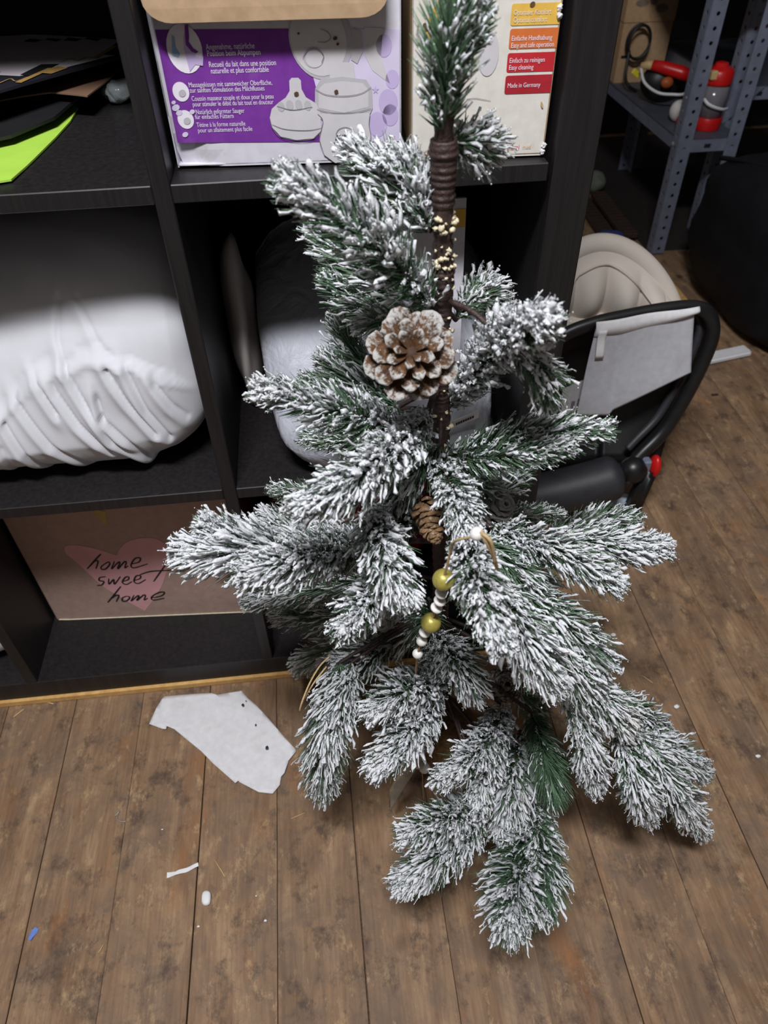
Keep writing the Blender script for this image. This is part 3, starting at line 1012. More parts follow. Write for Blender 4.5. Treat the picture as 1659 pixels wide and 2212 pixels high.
part('bottom_edge', tube(F3.at(np.array([(.004, .0022), (.02, .0012), (.10, .0012), (.20, .0012), (.3165, .0012)]), .0012), .0011, 6), M['boardedge'], hf)
rg = lumps(51, 14, 2, 6)
V, F = ball((-.215, .235, .200), (.150, .110, .150), 40, 28, lambda d: (np.abs(d) ** 3).sum(1) ** (-1 / 3.) * (1 + .05 * rg(d)))
V[:, 2] = np.maximum(V[:, 2], .0505)
solo('crimson_bag', (V, F), M['crimson'], 'crimson red fabric bag filling the bottom-right compartment behind the tree', 'bag', True)
mg = lumps(52, 14, 2, 6)
V, F = ball((-.300, .085, .110), (.060, .050, .060), 30, 20, lambda d: 1 + .08 * mg(d))
V[:, 2] = np.maximum(V[:, 2], .0505)
solo('magenta_bundle', (V, F), M['magenta'], 'small magenta pink cloth bundle in front of the crimson bag', 'cloth', True)
cg = lumps(53, 12, 2, 6)
V, F = ball((-.838, .150, .125), (.090, .120, .078), 30, 20, lambda d: (np.abs(d) ** 4).sum(1) ** (-1 / 4.) * (1 + .03 * cg(d)))
V[:, 2] = np.maximum(V[:, 2], .0505)
solo('white_bundle', (V, F), M['duvet'], 'white cloth bundle at the left picture edge in the lowest row', 'cloth', True)
TWIGS = [
((-0.166,-0.155,0.829),(-0.166,-0.155,0.872),(-0.160,-0.150,0.914),0.023,0.40,0.80),
((-0.159,-0.150,0.861),(-0.150,-0.150,0.880),(-0.142,-0.145,0.899),0.012,0.35,0.80),
((-0.158,-0.145,0.820),(-0.139,-0.120,0.809),(-0.118,-0.090,0.795),0.023,0.14,1.00),
((-0.170,-0.145,0.760),(-0.192,-0.120,0.785),(-0.227,-0.100,0.808),0.025,0.10,0.95),
((-0.174,-0.150,0.762),(-0.181,-0.140,0.791),(-0.201,-0.130,0.810),0.020,0.10,0.95),
((-0.170,-0.160,0.710),(-0.218,-0.180,0.772),(-0.274,-0.190,0.822),0.027,0.15,0.95),
((-0.169,-0.140,0.695),(-0.212,-0.100,0.710),(-0.256,-0.060,0.734),0.028,0.30,0.75),
((-0.180,-0.140,0.682),(-0.214,-0.110,0.686),(-0.251,-0.090,0.708),0.025,0.30,0.70),
((-0.174,-0.160,0.694),(-0.199,-0.150,0.695),(-0.228,-0.140,0.687),0.017,0.35,0.70),
((-0.190,-0.130,0.611),(-0.222,-0.080,0.615),(-0.243,-0.050,0.647),0.026,0.50,0.70),
((-0.195,-0.140,0.604),(-0.228,-0.100,0.604),(-0.259,-0.060,0.611),0.025,0.45,0.75),
((-0.175,-0.160,0.584),(-0.241,-0.180,0.632),(-0.310,-0.190,0.670),0.025,0.12,0.95),
((-0.205,-0.120,0.585),(-0.240,-0.070,0.574),(-0.279,-0.050,0.583),0.020,0.20,0.80),
((-0.191,-0.140,0.556),(-0.236,-0.100,0.540),(-0.286,-0.070,0.525),0.020,0.55,0.60),
((-0.177,-0.180,0.617),(-0.229,-0.250,0.632),(-0.288,-0.290,0.631),0.025,0.10,1.00),
((-0.173,-0.170,0.623),(-0.195,-0.200,0.615),(-0.216,-0.220,0.605),0.020,0.15,0.90),
((-0.259,-0.120,0.475),(-0.292,-0.090,0.464),(-0.326,-0.070,0.458),0.018,0.45,0.70),
((-0.162,-0.170,0.583),(-0.189,-0.190,0.566),(-0.214,-0.190,0.533),0.022,0.40,0.80),
((-0.232,-0.170,0.453),(-0.311,-0.210,0.510),(-0.397,-0.220,0.530),0.035,0.10,0.95),
((-0.228,-0.190,0.484),(-0.286,-0.240,0.533),(-0.338,-0.270,0.549),0.029,0.12,0.95),
((-0.312,-0.200,0.499),(-0.350,-0.200,0.523),(-0.374,-0.200,0.546),0.024,0.10,1.00),
((-0.258,-0.130,0.424),(-0.300,-0.110,0.437),(-0.338,-0.090,0.446),0.020,0.20,0.90),
((-0.225,-0.140,0.423),(-0.252,-0.130,0.444),(-0.275,-0.120,0.450),0.019,0.20,0.80),
((-0.205,-0.130,0.364),(-0.284,-0.100,0.324),(-0.377,-0.090,0.300),0.028,0.35,0.65),
((-0.227,-0.200,0.544),(-0.221,-0.260,0.546),(-0.206,-0.300,0.531),0.028,0.08,1.00),
((-0.210,-0.220,0.482),(-0.239,-0.270,0.502),(-0.265,-0.310,0.514),0.022,0.08,1.00),
((-0.181,-0.170,0.495),(-0.207,-0.200,0.522),(-0.227,-0.200,0.530),0.021,0.20,0.80),
((-0.164,-0.180,0.570),(-0.159,-0.240,0.582),(-0.159,-0.280,0.575),0.022,0.10,1.00),
((-0.151,-0.230,0.539),(-0.155,-0.310,0.561),(-0.151,-0.370,0.561),0.025,0.12,1.00),
((-0.144,-0.160,0.540),(-0.116,-0.150,0.511),(-0.091,-0.140,0.486),0.019,0.30,0.80),
((-0.147,-0.155,0.624),(-0.124,-0.190,0.688),(-0.113,-0.260,0.751),0.025,0.02,1.30),
((-0.152,-0.150,0.607),(-0.137,-0.150,0.629),(-0.121,-0.160,0.652),0.020,0.05,1.20),
((-0.123,-0.200,0.698),(-0.103,-0.220,0.685),(-0.088,-0.220,0.651),0.019,0.30,0.90),
((-0.146,-0.130,0.679),(-0.119,-0.100,0.689),(-0.078,-0.060,0.635),0.019,0.25,0.90),
((-0.144,-0.130,0.688),(-0.125,-0.110,0.688),(-0.099,-0.090,0.671),0.017,0.20,0.90),
((-0.160,-0.170,0.569),(-0.092,-0.190,0.599),(-0.023,-0.200,0.609),0.023,0.45,0.72),
((-0.159,-0.170,0.561),(-0.117,-0.200,0.590),(-0.063,-0.220,0.610),0.019,0.40,0.70),
((-0.096,-0.120,0.462),(-0.061,-0.080,0.455),(-0.038,-0.060,0.455),0.023,0.45,0.80),
((-0.111,-0.180,0.483),(-0.060,-0.230,0.497),(-0.007,-0.260,0.473),0.024,0.06,1.00),
((-0.054,-0.180,0.463),(0.010,-0.190,0.455),(0.067,-0.200,0.451),0.025,0.12,1.00),
((-0.037,-0.150,0.436),(0.027,-0.120,0.412),(0.085,-0.100,0.396),0.024,0.40,0.80),
((-0.092,-0.130,0.444),(-0.042,-0.090,0.402),(0.010,-0.060,0.370),0.020,0.40,0.80),
((-0.134,-0.200,0.494),(-0.097,-0.220,0.473),(-0.060,-0.230,0.442),0.027,0.55,0.65),
((-0.126,-0.240,0.487),(-0.109,-0.300,0.475),(-0.080,-0.330,0.431),0.029,0.06,1.00),
((-0.101,-0.220,0.450),(-0.059,-0.260,0.434),(-0.006,-0.280,0.378),0.030,0.30,0.90),
((-0.094,-0.240,0.442),(-0.054,-0.280,0.395),(-0.004,-0.290,0.309),0.029,0.15,0.95),
((-0.044,-0.270,0.378),(-0.010,-0.290,0.337),(0.033,-0.300,0.281),0.026,0.15,0.95),
((-0.043,-0.280,0.344),(-0.025,-0.310,0.293),(-0.006,-0.330,0.213),0.023,0.06,1.00),
((0.007,-0.260,0.303),(0.053,-0.260,0.256),(0.111,-0.260,0.187),0.022,0.20,0.90),
((0.020,-0.290,0.276),(0.032,-0.330,0.238),(0.067,-0.340,0.141),0.025,0.06,1.00),
((0.036,-0.290,0.272),(0.086,-0.320,0.193),(0.155,-0.335,0.071),0.027,0.08,1.00),
((0.049,-0.280,0.242),(0.101,-0.285,0.197),(0.157,-0.290,0.137),0.027,0.12,1.00),
((-0.204,-0.160,0.283),(-0.238,-0.180,0.290),(-0.275,-0.190,0.293),0.029,0.12,0.95),
((-0.267,-0.200,0.315),(-0.288,-0.250,0.270),(-0.302,-0.280,0.168),0.032,0.28,0.85),
((-0.254,-0.200,0.313),(-0.271,-0.240,0.297),(-0.291,-0.260,0.239),0.027,0.25,0.90),
((-0.153,-0.210,0.273),(-0.200,-0.250,0.327),(-0.246,-0.280,0.341),0.030,0.06,1.00),
((-0.160,-0.220,0.262),(-0.202,-0.280,0.296),(-0.246,-0.320,0.294),0.029,0.06,1.00),
((-0.194,-0.120,0.291),(-0.272,-0.080,0.243),(-0.351,-0.050,0.222),0.034,0.35,0.65),
((-0.200,-0.120,0.265),(-0.264,-0.080,0.182),(-0.334,-0.050,0.095),0.036,0.30,0.65),
((-0.156,-0.130,0.289),(-0.188,-0.120,0.244),(-0.234,-0.100,0.204),0.030,0.35,0.65),
((-0.154,-0.140,0.327),(-0.173,-0.190,0.361),(-0.189,-0.200,0.336),0.021,0.60,0.50),
((-0.162,-0.190,0.335),(-0.147,-0.240,0.353),(-0.131,-0.270,0.324),0.026,0.22,0.90),
((-0.164,-0.180,0.295),(-0.161,-0.220,0.326),(-0.167,-0.240,0.322),0.022,0.15,0.90),
((-0.081,-0.220,0.216),(-0.120,-0.280,0.249),(-0.180,-0.330,0.280),0.027,0.06,1.00),
((-0.092,-0.230,0.204),(-0.120,-0.290,0.215),(-0.132,-0.330,0.203),0.026,0.08,1.00),
((-0.117,-0.310,0.165),(-0.172,-0.340,0.214),(-0.223,-0.360,0.236),0.030,0.08,1.00),
((-0.122,-0.320,0.165),(-0.175,-0.360,0.186),(-0.232,-0.390,0.184),0.031,0.15,0.95),
((-0.054,-0.220,0.156),(-0.084,-0.290,0.172),(-0.106,-0.340,0.146),0.036,0.10,0.95),
((-0.050,-0.230,0.216),(-0.050,-0.290,0.220),(-0.041,-0.325,0.173),0.028,0.72,0.45),
((-0.056,-0.300,0.100),(-0.098,-0.385,0.158),(-0.130,-0.450,0.203),0.044,0.35,0.80),
((-0.058,-0.300,0.139),(-0.067,-0.375,0.160),(-0.081,-0.435,0.167),0.031,0.34,0.85),
((-0.058,-0.280,0.133),(-0.061,-0.320,0.123),(-0.053,-0.340,0.060),0.031,0.15,0.95),
((-0.052,-0.170,0.171),(-0.027,-0.180,0.138),(-0.014,-0.190,0.094),0.024,0.40,0.80),
]
CONES = [
  ((-0.1945, -0.215, 0.7026), (-0.07, -0.747, 0.662), 0.032, 0.024, 34, 10, 'wide open brown pine cone with frosted scale tips, facing forward', '', 3) ,
  ((-0.1789, -0.225, 0.5485), (0.146, -0.903, -0.405), 0.0165, 0.04, 64, 38, 'tan pine cone hanging tip down under a branch', 't', 5) ,
  ((-0.0702, -0.185, 0.2137), (-0.143, -0.55, 0.823), 0.0285, 0.04, 72, 40, 'dark brown pine cone behind the lower right branch', 'b', 7) ,
  ((-0.2142, -0.15, 0.3342), (-0.106, -0.986, 0.129), 0.024, 0.04, 64, 40, 'grey frosted pine cone in the shade below a left branch', 'w', 9) ,
  ((-0.0995, -0.15, 0.4788), (0.265, -0.552, 0.79), 0.0225, 0.035, 64, 42, 'snow-covered pine cone right of the stem', 'w', 11) ,
]
GAR_TWINE = [(-0.1703, -0.335, 0.6389), (-0.1785, -0.325, 0.626), (-0.179, -0.315, 0.6076), (-0.1803, -0.31, 0.5826), (-0.1811, -0.305, 0.5628), (-0.182, -0.3, 0.5325), (-0.1877, -0.295, 0.4976), (-0.1933, -0.29, 0.4658), (-0.1961, -0.287, 0.4449), (-0.1951, -0.27, 0.3861)]
GOLD = [(-0.1811, -0.305, 0.5628), (-0.1873, -0.295, 0.4975)]
DISC = [(-0.1816, -0.302, 0.5429), (-0.182, -0.3, 0.5314), (-0.1839, -0.298, 0.5204), (-0.1919, -0.292, 0.4809)]
WHITEB = [(-0.1688, -0.34, 0.6468), (-0.1937, -0.29, 0.4659), (-0.1965, -0.287, 0.4435)]
TASSEL = [[(-0.1674, -0.342, 0.6508), (-0.1633, -0.345, 0.6475), (-0.1594, -0.345, 0.637), (-0.1552, -0.343, 0.6222), (-0.1526, -0.34, 0.611)], [(-0.1674, -0.342, 0.65), (-0.162, -0.347, 0.6477), (-0.1587, -0.347, 0.6369), (-0.1561, -0.345, 0.6232)], [(-0.1673, -0.342, 0.6491), (-0.164, -0.345, 0.645), (-0.1583, -0.345, 0.6311), (-0.1539, -0.342, 0.6163)]]
LOWB = [(-0.1801, -0.215, 0.0924), (-0.1719, -0.215, 0.0777)]
LOWT = [(-0.1628, -0.2, 0.12), (-0.1748, -0.21, 0.1051), (-0.1801, -0.215, 0.0924), (-0.1752, -0.218, 0.0677), (-0.1735, -0.222, 0.01), (-0.1751, -0.236, 0.0201)]
LEAF = [(-0.2215, -0.245, 0.0443), (-0.2199, -0.24, 0.0816), (-0.2032, -0.235, 0.1242), (-0.183, -0.23, 0.18), (-0.1706, -0.22, 0.1922), (-0.1679, -0.225, 0.1674), (-0.1933, -0.24, 0.1072), (-0.2074, -0.245, 0.076)]
LOOP = [(-0.2765, -0.225, 0.3637), (-0.2874, -0.235, 0.3624), (-0.2982, -0.255, 0.3637), (-0.3067, -0.27, 0.356), (-0.3096, -0.272, 0.3453), (-0.305, -0.265, 0.3525), (-0.294, -0.25, 0.3575), (-0.2805, -0.235, 0.3611)]
# ---------------------------------------------------------------- the tree
tree = thing('artificial_tree', 'small snow-flocked artificial Christmas tree with pine cones, standing on the plank floor', 'tree', (-.14, -.15, 0))


def trunk_at(z):
    return np.array([-.138 - .030 * z / .9, -.15 - .003 * math.sin(z * 9), z])


zz = np.linspace(.03, .845, 150)
tg = lumps(61, 12, 30, 160)
TP = np.array([trunk_at(z) for z in zz])
tr = .0068 + .0035 * (1 - zz / .85) + .0009 * np.sin(zz * 520) * (zz > .2) + .0007 * tg(TP)
part('trunk', tube(TP, tr, 12), M['bark'], tree, True)
for z0, z1, r in ((.780, .824, .0098), (.690, .736, .0090), (.655, .672, .0078), (.590, .640, .0082)):
    q = np.linspace(z0, z1, 46)
    rr = r * (1 - .20 * (z1 - q) / (z1 - z0)) + .00045 * np.sin(q * 1350) + .00035 * tg(np.array([trunk_at(z) * 6 for z in q]))
    rr[0] *= .8
    rr[-1] *= .92
    part('tape_wrap', tube(np.array([trunk_at(z) for z in q]), rr, 16), M['bark'], tree, True)
vf = []
for k in range(70):
    z = RNG.uniform(.64, .785) if k < 50 else RNG.uniform(.55, .64)
    if k < 16:
        z = RNG.uniform(.735, .752)
    elif k < 34:
        z = RNG.uniform(.765, .775)
    a = RNG.uniform(-2.6, .5)
    r = .0085
    g = lumps(700 + k)
    s = RNG.uniform(.0008, .0028)
    p = trunk_at(z) + np.array([math.cos(a) * r, math.sin(a) * r, 0])
    vf.append(ball(p, (s, s, s * .8), 7, 5, lambda d, g=g: 1 + .45 * g(d)))
part('foam_crumbs', join(*vf), M['foam'], tree, True, kind='stuff', label='cream foam crumbs stuck to the stem')

# base: a lumpy burlap-wrapped foot
bg = lumps(71, 14, 3, 9)
V, F = ball((-.138, -.150, .040), (.056, .056, .046), 40, 26, lambda d: 1 + .055 * bg(d) + .02 * np.sin(np.arctan2(d[:, 1], d[:, 0]) * 17))
V[:, 2] = np.maximum(V[:, 2], .0008)
part('burlap_foot', (V, F), M['burlap'], tree, True)

ANG6 = np.arange(6) / 6 * 2 * np.pi


def tubes_batch(P, Rr, k, cap=True):
    """P: n x m x 3 centre lines, Rr: n x m radii -> one mesh of n closed tubes"""
    n, m, _ = P.shape
    T = P[:, -1] - P[:, 0]
    T /= np.linalg.norm(T, axis=1)[:, None] + 1e-9
    ref = np.where(np.abs(T[:, 2:3]) < .8, np.array([[0, 0, 1.0]]), np.array([[1.0, 0, 0]]))
    N = np.cross(T, ref)
    N /= np.linalg.norm(N, axis=1)[:, None]
    Bn = np.cross(T, N)
    a = np.arange(k) / k * 2 * np.pi
    ring = np.cos(a)[None, :, None] * N[:, None] + np.sin(a)[None, :, None] * Bn[:, None]
    V = P[:, :, None] + Rr[:, :, None, None] * ring[:, None]
    V = V.reshape(n, m * k, 3)
    j = np.arange(k)
    q = []
    for i in range(m - 1):
        q.append(np.stack([i * k + j, i * k + (j + 1) % k, (i + 1) * k + (j + 1) % k, (i + 1) * k + j], 1))
    q = np.concatenate(q)
    Q = (q[None] + (np.arange(n) * m * k)[:, None, None]).reshape(-1, 4)
    return V.reshape(-1, 3), Q


def fast_mesh(name, V, Q, mat):
    me = bpy.data.meshes.new(name)
    me.vertices.add(len(V))
    me.vertices.foreach_set('co', V.astype(np.float32).ravel())
    me.loops.add(Q.size)
    me.loops.foreach_set('vertex_index', Q.astype(np.int32).ravel())
    me.polygons.add(len(Q))
    me.polygons.foreach_set('loop_start', np.arange(len(Q), dtype=np.int32) * 4)
    me.polygons.foreach_set('use_smooth', np.ones(len(Q), bool))
    me.update(calc_edges=True)
    me.materials.append(mat)
    return me


def twig(p0, p1, p2, hw, green, snow):
    hw = hw * .88
    base = np.array(tree.location)
    P0, P1, P2 = map(np.array, (p0, p1, p2))
    P2 = P2 - (P2 - P1) / np.linalg.norm(P2 - P1) * hw * .72
    axis = spline([P0, P1, P2], 60)
    seg = np.linalg.norm(np.diff(axis, axis=0), axis=1)
    s = np.r_[0, np.cumsum(seg)] / seg.sum()
    Ltot = seg.sum()
    T, N, B = frames(axis)
    # stem, reaching back to the trunk
    zr = min(max(P0[2] + (.012 if P0[2] > .3 else .03), .08), .83)
    root = trunk_at(zr)
    dist = np.linalg.norm(root[:2] - P0[:2])
    line = axis[:-2]
    if dist > .012:
        mid = (root + P0) / 2 + np.array([0, 0, .006])
        line = np.vstack([spline([root, mid, P0], 12)[:-1], line])
    stem = part('branch', tube(line, np.linspace(.0022, .0011, len(line)), 7), M['bark'], tree, True)
    n = int(150 + (4900 + 400 * green) * Ltot * (hw / .026) ** .55)
    rng = RNG
    t = rng.uniform(.0, 1, n) ** .92
    t[: n // 9] = rng.uniform(.93, 1.0, n // 9)
    idx = np.clip((np.interp(t, s, np.arange(60))), 0, 58.99)
    i0 = idx.astype(int)
    f = (idx - i0)[:, None]
    p = axis[i0] * (1 - f) + axis[i0 + 1] * f
    Tt, Nn, Bb = T[i0], N[i0], B[i0]
    phi = rng.uniform(0, 2 * np.pi, n)
    radial = np.cos(phi)[:, None] * Nn + np.sin(phi)[:, None] * Bb
    ang = np.radians(54 - 27 * t ** 2.2 + rng.normal(0, 9, n))
    L = hw / .88 * rng.uniform(.80, 1.18, n) * (.48 + .66 * np.sin(np.pi * np.clip(t * .86 + .08, 0, 1)) ** .9)
    d = np.cos(ang)[:, None] * Tt + np.sin(ang)[:, None] * radial
    m = 3
    u = np.linspace(0, 1, m)
    sag = np.array([0, 0, -1.0])[None] * (L * rng.uniform(.0, .10, n))[:, None]
    spine = p[:, None] + (d * L[:, None])[:, None] * u[None, :, None] + (Tt * (L * .30)[:, None] + sag)[:, None] * (u ** 2)[None, :, None]
    gr = np.array([.00050, .00055, .00012])[None] * rng.uniform(.85, 1.2, n)[:, None] * (1 + 6 * hw) * (1.5 if p0[2] > .815 else 1)
    V, Q = tubes_batch(spine, gr, 3)
    V[:, 2] = np.maximum(V[:, 2], .0008)
    o = link('needles', fast_mesh('needles', V - base, Q, M['needle']), stem)
    o['kind'] = 'stuff'
    # flocking
    upn = radial[:, 2] * .75 - radial[:, 1] * .5
    pr = snow * (1 - green) * (.60 + .52 * upn)
    patch = lumps(int(1e5 * abs(p0[0] + p2[1])) % 99991, 6, 25, 60)(p)
    keep = rng.uniform(0, 1, n) < np.clip(pr + .16 * patch, .03 + .2 * (1 - green), 1)
    k = keep.sum()
    if k:
        u0 = np.clip(rng.uniform(.06, .52, k) + .25 * green * rng.uniform(0, 1, k), 0, .7)
        u1 = rng.uniform(.90, 1.10, k)
        ms = 7
        w = np.array([0, .16, .35, .54, .74, .93, 1.0])
        uu = u0[:, None] + (u1 - u0)[:, None] * w[None]
        sp = p[keep][:, None] + (d * L[:, None])[keep][:, None] * uu[:, :, None] + (Tt * (L * .30)[:, None] + sag)[keep][:, None] * (uu ** 2)[:, :, None]
        prof = np.array([.15, .62, .80, .94, 1.08, .92, .30])
        R = (.00052 + .024 * hw) * snow ** .8 * rng.uniform(.60, 1.30, k)
        rr = R[:, None] * prof[None] * rng.choice([.14, .55, .85, 1.25, 1.9], (k, ms), p=[.11, .20, .27, .26, .16])
        sp = sp + rng.normal(0, .00082, (k, ms, 3))
        sp[:, :, 2] += rr * .25
        V, Q = tubes_batch(sp, rr, 4)
        V += rng.normal(0, .00034, V.shape)
        # loose crumbs of flock clinging to the strands
        nc = k * 2
        who = rng.integers(0, k, nc)
        at = rng.integers(1, ms, nc)
        cpos = sp[who, at] + rng.normal(0, .0011, (nc, 3))
        cr = R[who] * rng.uniform(.35, .95, nc)
        oct_ = np.array([(1, 0, 0), (0, 1, 0), (-1, 0, 0), (0, -1, 0), (0, 0, 1.0), (0, 0, -1.0)])
        CV = cpos[:, None] + cr[:, None, None] * oct_[None] * rng.uniform(.7, 1.3, (nc, 6, 1))
        # two quad halves per crumb: a lumpy bead of four quads round the waist
        cq = np.array([(0, 1, 4, 3), (2, 3, 4, 1), (1, 0, 5, 2), (3, 2, 5, 0)])
        CQ = (cq[None] + (np.arange(nc) * 6)[:, None, None]).reshape(-1, 4) + len(V)
        V = np.concatenate([V, CV.reshape(-1, 3)])
        Q = np.concatenate([Q, CQ])
        V[:, 2] = np.maximum(V[:, 2], .0008)
        o = link('snow_flock', fast_mesh('snow_flock', V - base, Q, M['snow']), stem)
        o['kind'] = 'stuff'


for tw in TWIGS:
    twig(*tw)


# ---------------------------------------------------------------- pine cones on the tree
def scale_mesh():
    V, F = [], []
    nu, nv = 6, 8
    for side in (1, -1):
        for j in range(nv + 1):
            b = j / nv
            wd = (.10 + .90 * math.sin(min(1, b * 1.12) * math.pi / 2) ** 1.1) * (1 if b < .80 else math.sqrt(max(0.0, 1 - ((b - .80) / .21) ** 2)) + .05)
            for i in range(nu + 1):
                a = i / nu * 2 - 1
                th = (.055 + .085 * (b > .72) * (1 - abs(a)) + .03 * math.sin(b * 3)) * (1 - .5 * abs(a) ** 2)
                V.append((a * .44 * wd, b, .16 * a * a * wd + .22 * b * b + side * th))
    m = (nu + 1) * (nv + 1)
    for side in (0, 1):
        for j in range(nv):
            for i in range(nu):
                k = side * m + j * (nu + 1) + i
                q = (k, k + 1, k + nu + 2, k + nu + 1)
                F.append(q if side == 0 else q[::-1])
    ring = [i for i in range(nu + 1)] + [j * (nu + 1) + nu for j in range(1, nv + 1)] + [nv * (nu + 1) + i for i in range(nu - 1, -1, -1)] + [j * (nu + 1) for j in range(nv - 1, 0, -1)]
    for a, b in zip(ring, ring[1:] + ring[:1]):
        F.append((b, a, a + m, b + m))
    return mesh_from('scale', V, F, M['cone'], True)


SCALE = scale_mesh()


def cone(loc, axis, rad, length, n, open_, label, snowy=None, seed=1, wid=.92):
    g = np.random.default_rng(seed)
    ax = Vector(axis).normalized()
    core = part('pinecone', ball((0, 0, 0), (rad * .26, rad * .26, length * .5), 14, 10), M['cone_core'], None, True)
    core.parent = tree
    core.location = Vector(loc) - tree.location
    core['label'] = label
    core.rotation_mode = 'QUATERNION'
    core.rotation_quaternion = ax.to_track_quat('Z', 'Y')
    me = SCALE
    if snowy:
        me = SCALE.copy()
        me.materials.clear()
        me.materials.append(snowy)
    for k in range(n):
        f = k / (n - 1)                     # 0 at the stalk, 1 at the tip
        a = k * 2.39996
        z = length * (-.46 + .90 * f)
        ln = rad * (1.0 - .62 * f ** 2.2) * (.72 + .28 * min(1, f * 6)) * g.uniform(.92, 1.08)
        tilt = math.radians(-18 + (open_ + 48 * f)) + g.normal(0, .09)
        Rz = Matrix.Rotation(a, 4, 'Z') @ Matrix.Translation((0, rad * .06, z)) @ Matrix.Rotation(tilt, 4, 'X') @ Matrix.Rotation(g.normal(0, .10), 4, 'Y')
        sc = link('scale', me, core)
        sc.matrix_basis = Rz @ Matrix.Diagonal((ln * wid * (1 - .3 * f), ln, ln * .75, 1))


def m_cone_tone(name, lo, hi, cover):
    m = M['cone'].copy()
    m.name = name
    for nd in m.node_tree.nodes:
        if nd.bl_idname == 'ShaderNodeValToRGB':
            e = nd.color_ramp.elements
            if e[0].color[0] < .001 and e[1].color[0] > .99:
                e[0].position, e[1].position = cover
            elif e[0].color[0] > .02:
                e[0].color, e[1].color = lo, hi
    return m


TAN = m_cone_tone('tan_cone_scale', srgb(124, 88, 58), srgb(190, 152, 108), (.90, 1.0))
BROWN = m_cone_tone('brown_cone_scale', srgb(66, 42, 28), srgb(122, 84, 56), (.80, .92))
WHITE = m_cone_tone('snowy_cone_scale', srgb(120, 100, 84), srgb(168, 150, 134), (.56, .70))
for (loc, ax, rad, ln, n, op, lab, sm, sd) in CONES:
    cone(loc, ax, rad, ln, n, op, lab, {'t': TAN, 'b': BROWN, 'w': WHITE}.get(sm), sd, .92 if sm else .66)
# ---------------------------------------------------------------- hanging decorations
def bead(r, hole, flat=1.0):
    prof = [(hole, -r * flat * .93)]
    for k in range(13):
        a = -1.2 + 2.4 * k / 12
        prof.append((max(hole, r * math.cos(a)), r * flat * math.sin(a)))
    prof.append((hole, r * flat * .93))
    return lathe(prof, k=24)


def place_bead(name, mesh, parent, loc, direction):
    o = link(name, mesh, parent, Vector(loc) - Vector(wloc(parent)))
    o.rotation_mode = 'QUATERNION'
    o.rotation_quaternion = Vector(direction).normalized().to_track_quat('Z', 'Y')
    return o


gar = thing('bead_garland', 'string of olive-gold and white wooden beads on jute twine in the tree', 'garland', GAR_TWINE[0])
part('twine', tube(spline(GAR_TWINE, 70), .0010, 6), M['twine'], gar, True)
gm = mesh_from('gold_bead', *bead(.0085, .0015), M['gold'], True)
dm = mesh_from('disc_bead', *bead(.0051, .0011, .55), M['white_wood'], True)
wm = mesh_from('white_bead', *bead(.0047, .0010), M['white_wood'], True)
for p in GOLD:
    place_bead('gold_bead', gm, gar, p, (.25, -.15, 1))
for p in DISC:
    place_bead('disc_bead', dm, gar, p, (.35, -.2, 1))
for k, p in enumerate(WHITEB):
    place_bead('white_bead', wm, gar, p, (.9, -.2, .3) if k == 0 else (.1, -.35, 1))
part('twine_tassel', join(*[tube(spline(t, 18), .0013, 6) for t in TASSEL]), M['twine'], gar, True)
low = thing('leaf_ornament', 'grey weathered wooden leaf with two small white beads hanging low over the floor', 'ornament', LOWT[0])
part('twine', tube(spline(LOWT, 40), .0007, 5), M['twine'], low, True)
wm2 = mesh_from('white_bead', *bead(.0074, .0012), M['white_wood'], True)
for p in LOWB:
    place_bead('white_bead', wm2, low, p, (.2, -.6, .8))
L0 = np.array(LEAF)
c = L0.mean(0)
nrm = np.linalg.svd(L0 - c)[2][2]
L0 = L0 - ((L0 - c) @ nrm)[:, None] * nrm
part('leaf', slab((L0, [tuple(range(len(L0)))]), .0022), M['feather'], low)
part('leaf_rim', tube(L0[[0, 1, 2, 3, 4]] + nrm * .001, .0013, 5), M['twine'], low, True)
lp = solo('twine_loop', tube(spline(LOOP, 40), .0009, 6), M['twine'], 'loose loop of jute twine beside the lower left branch', 'twine', True)

# ---------------------------------------------------------------- litter on the floor
tgf = lumps(81, 10, 10, 40)
solo('tissue_sheet', poly_fill([(-.563, -.062), (-.555, -.036), (-.545, -.017), (-.500, -.018), (-.474, -.020), (-.464, -.0245), (-.427, -.022), (-.417, -.036), (-.402, -.052), (-.386, -.074), (-.362, -.108), (-.3475, -.127), (-.345, -.132), (-.356, -.145), (-.362, -.163), (-.367, -.168), (-.369, -.180), (-.379, -.1915), (-.398, -.187), (-.425, -.1695), (-.427, -.167), (-.431, -.170), (-.463, -.138), (-.482, -.116), (-.501, -.098), (-.524, -.076), (-.536, -.069), (-.5365, -.074), (-.542, -.073)],
     lambda x, y: (x, y, .0022 + .0022 * (1 + tgf([[x, y, 0]])[0] * .45) * .9 + .0018 * math.exp(-((x * .7 + y + .41) / .006) ** 2)), .008, .0004), M['tissue'], 'torn flat sheet of white tissue paper on the floor in front of the shelf', 'paper', True)
for k, (x, y, r) in enumerate(((-.4235, -.0490, .0020), (-.419, -.043, .0008), (-.4035, -.0850, .0012), (-.3865, -.1235, .0022))):
    gk = lumps(820 + k)
    solo('dirt_crumb', ball((x, y, .0078), (r, r * 1.4, .0009), 9, 6, lambda d, gk=gk: 1 + .2 * gk(d)), M['ink'], ('black crumb near the top corner of the tissue sheet', 'tiny dark speck next to the upper black crumb on the tissue', 'grey speck near the middle of the tissue sheet', 'black crumb near the right end of the tissue sheet')[k], 'crumb')
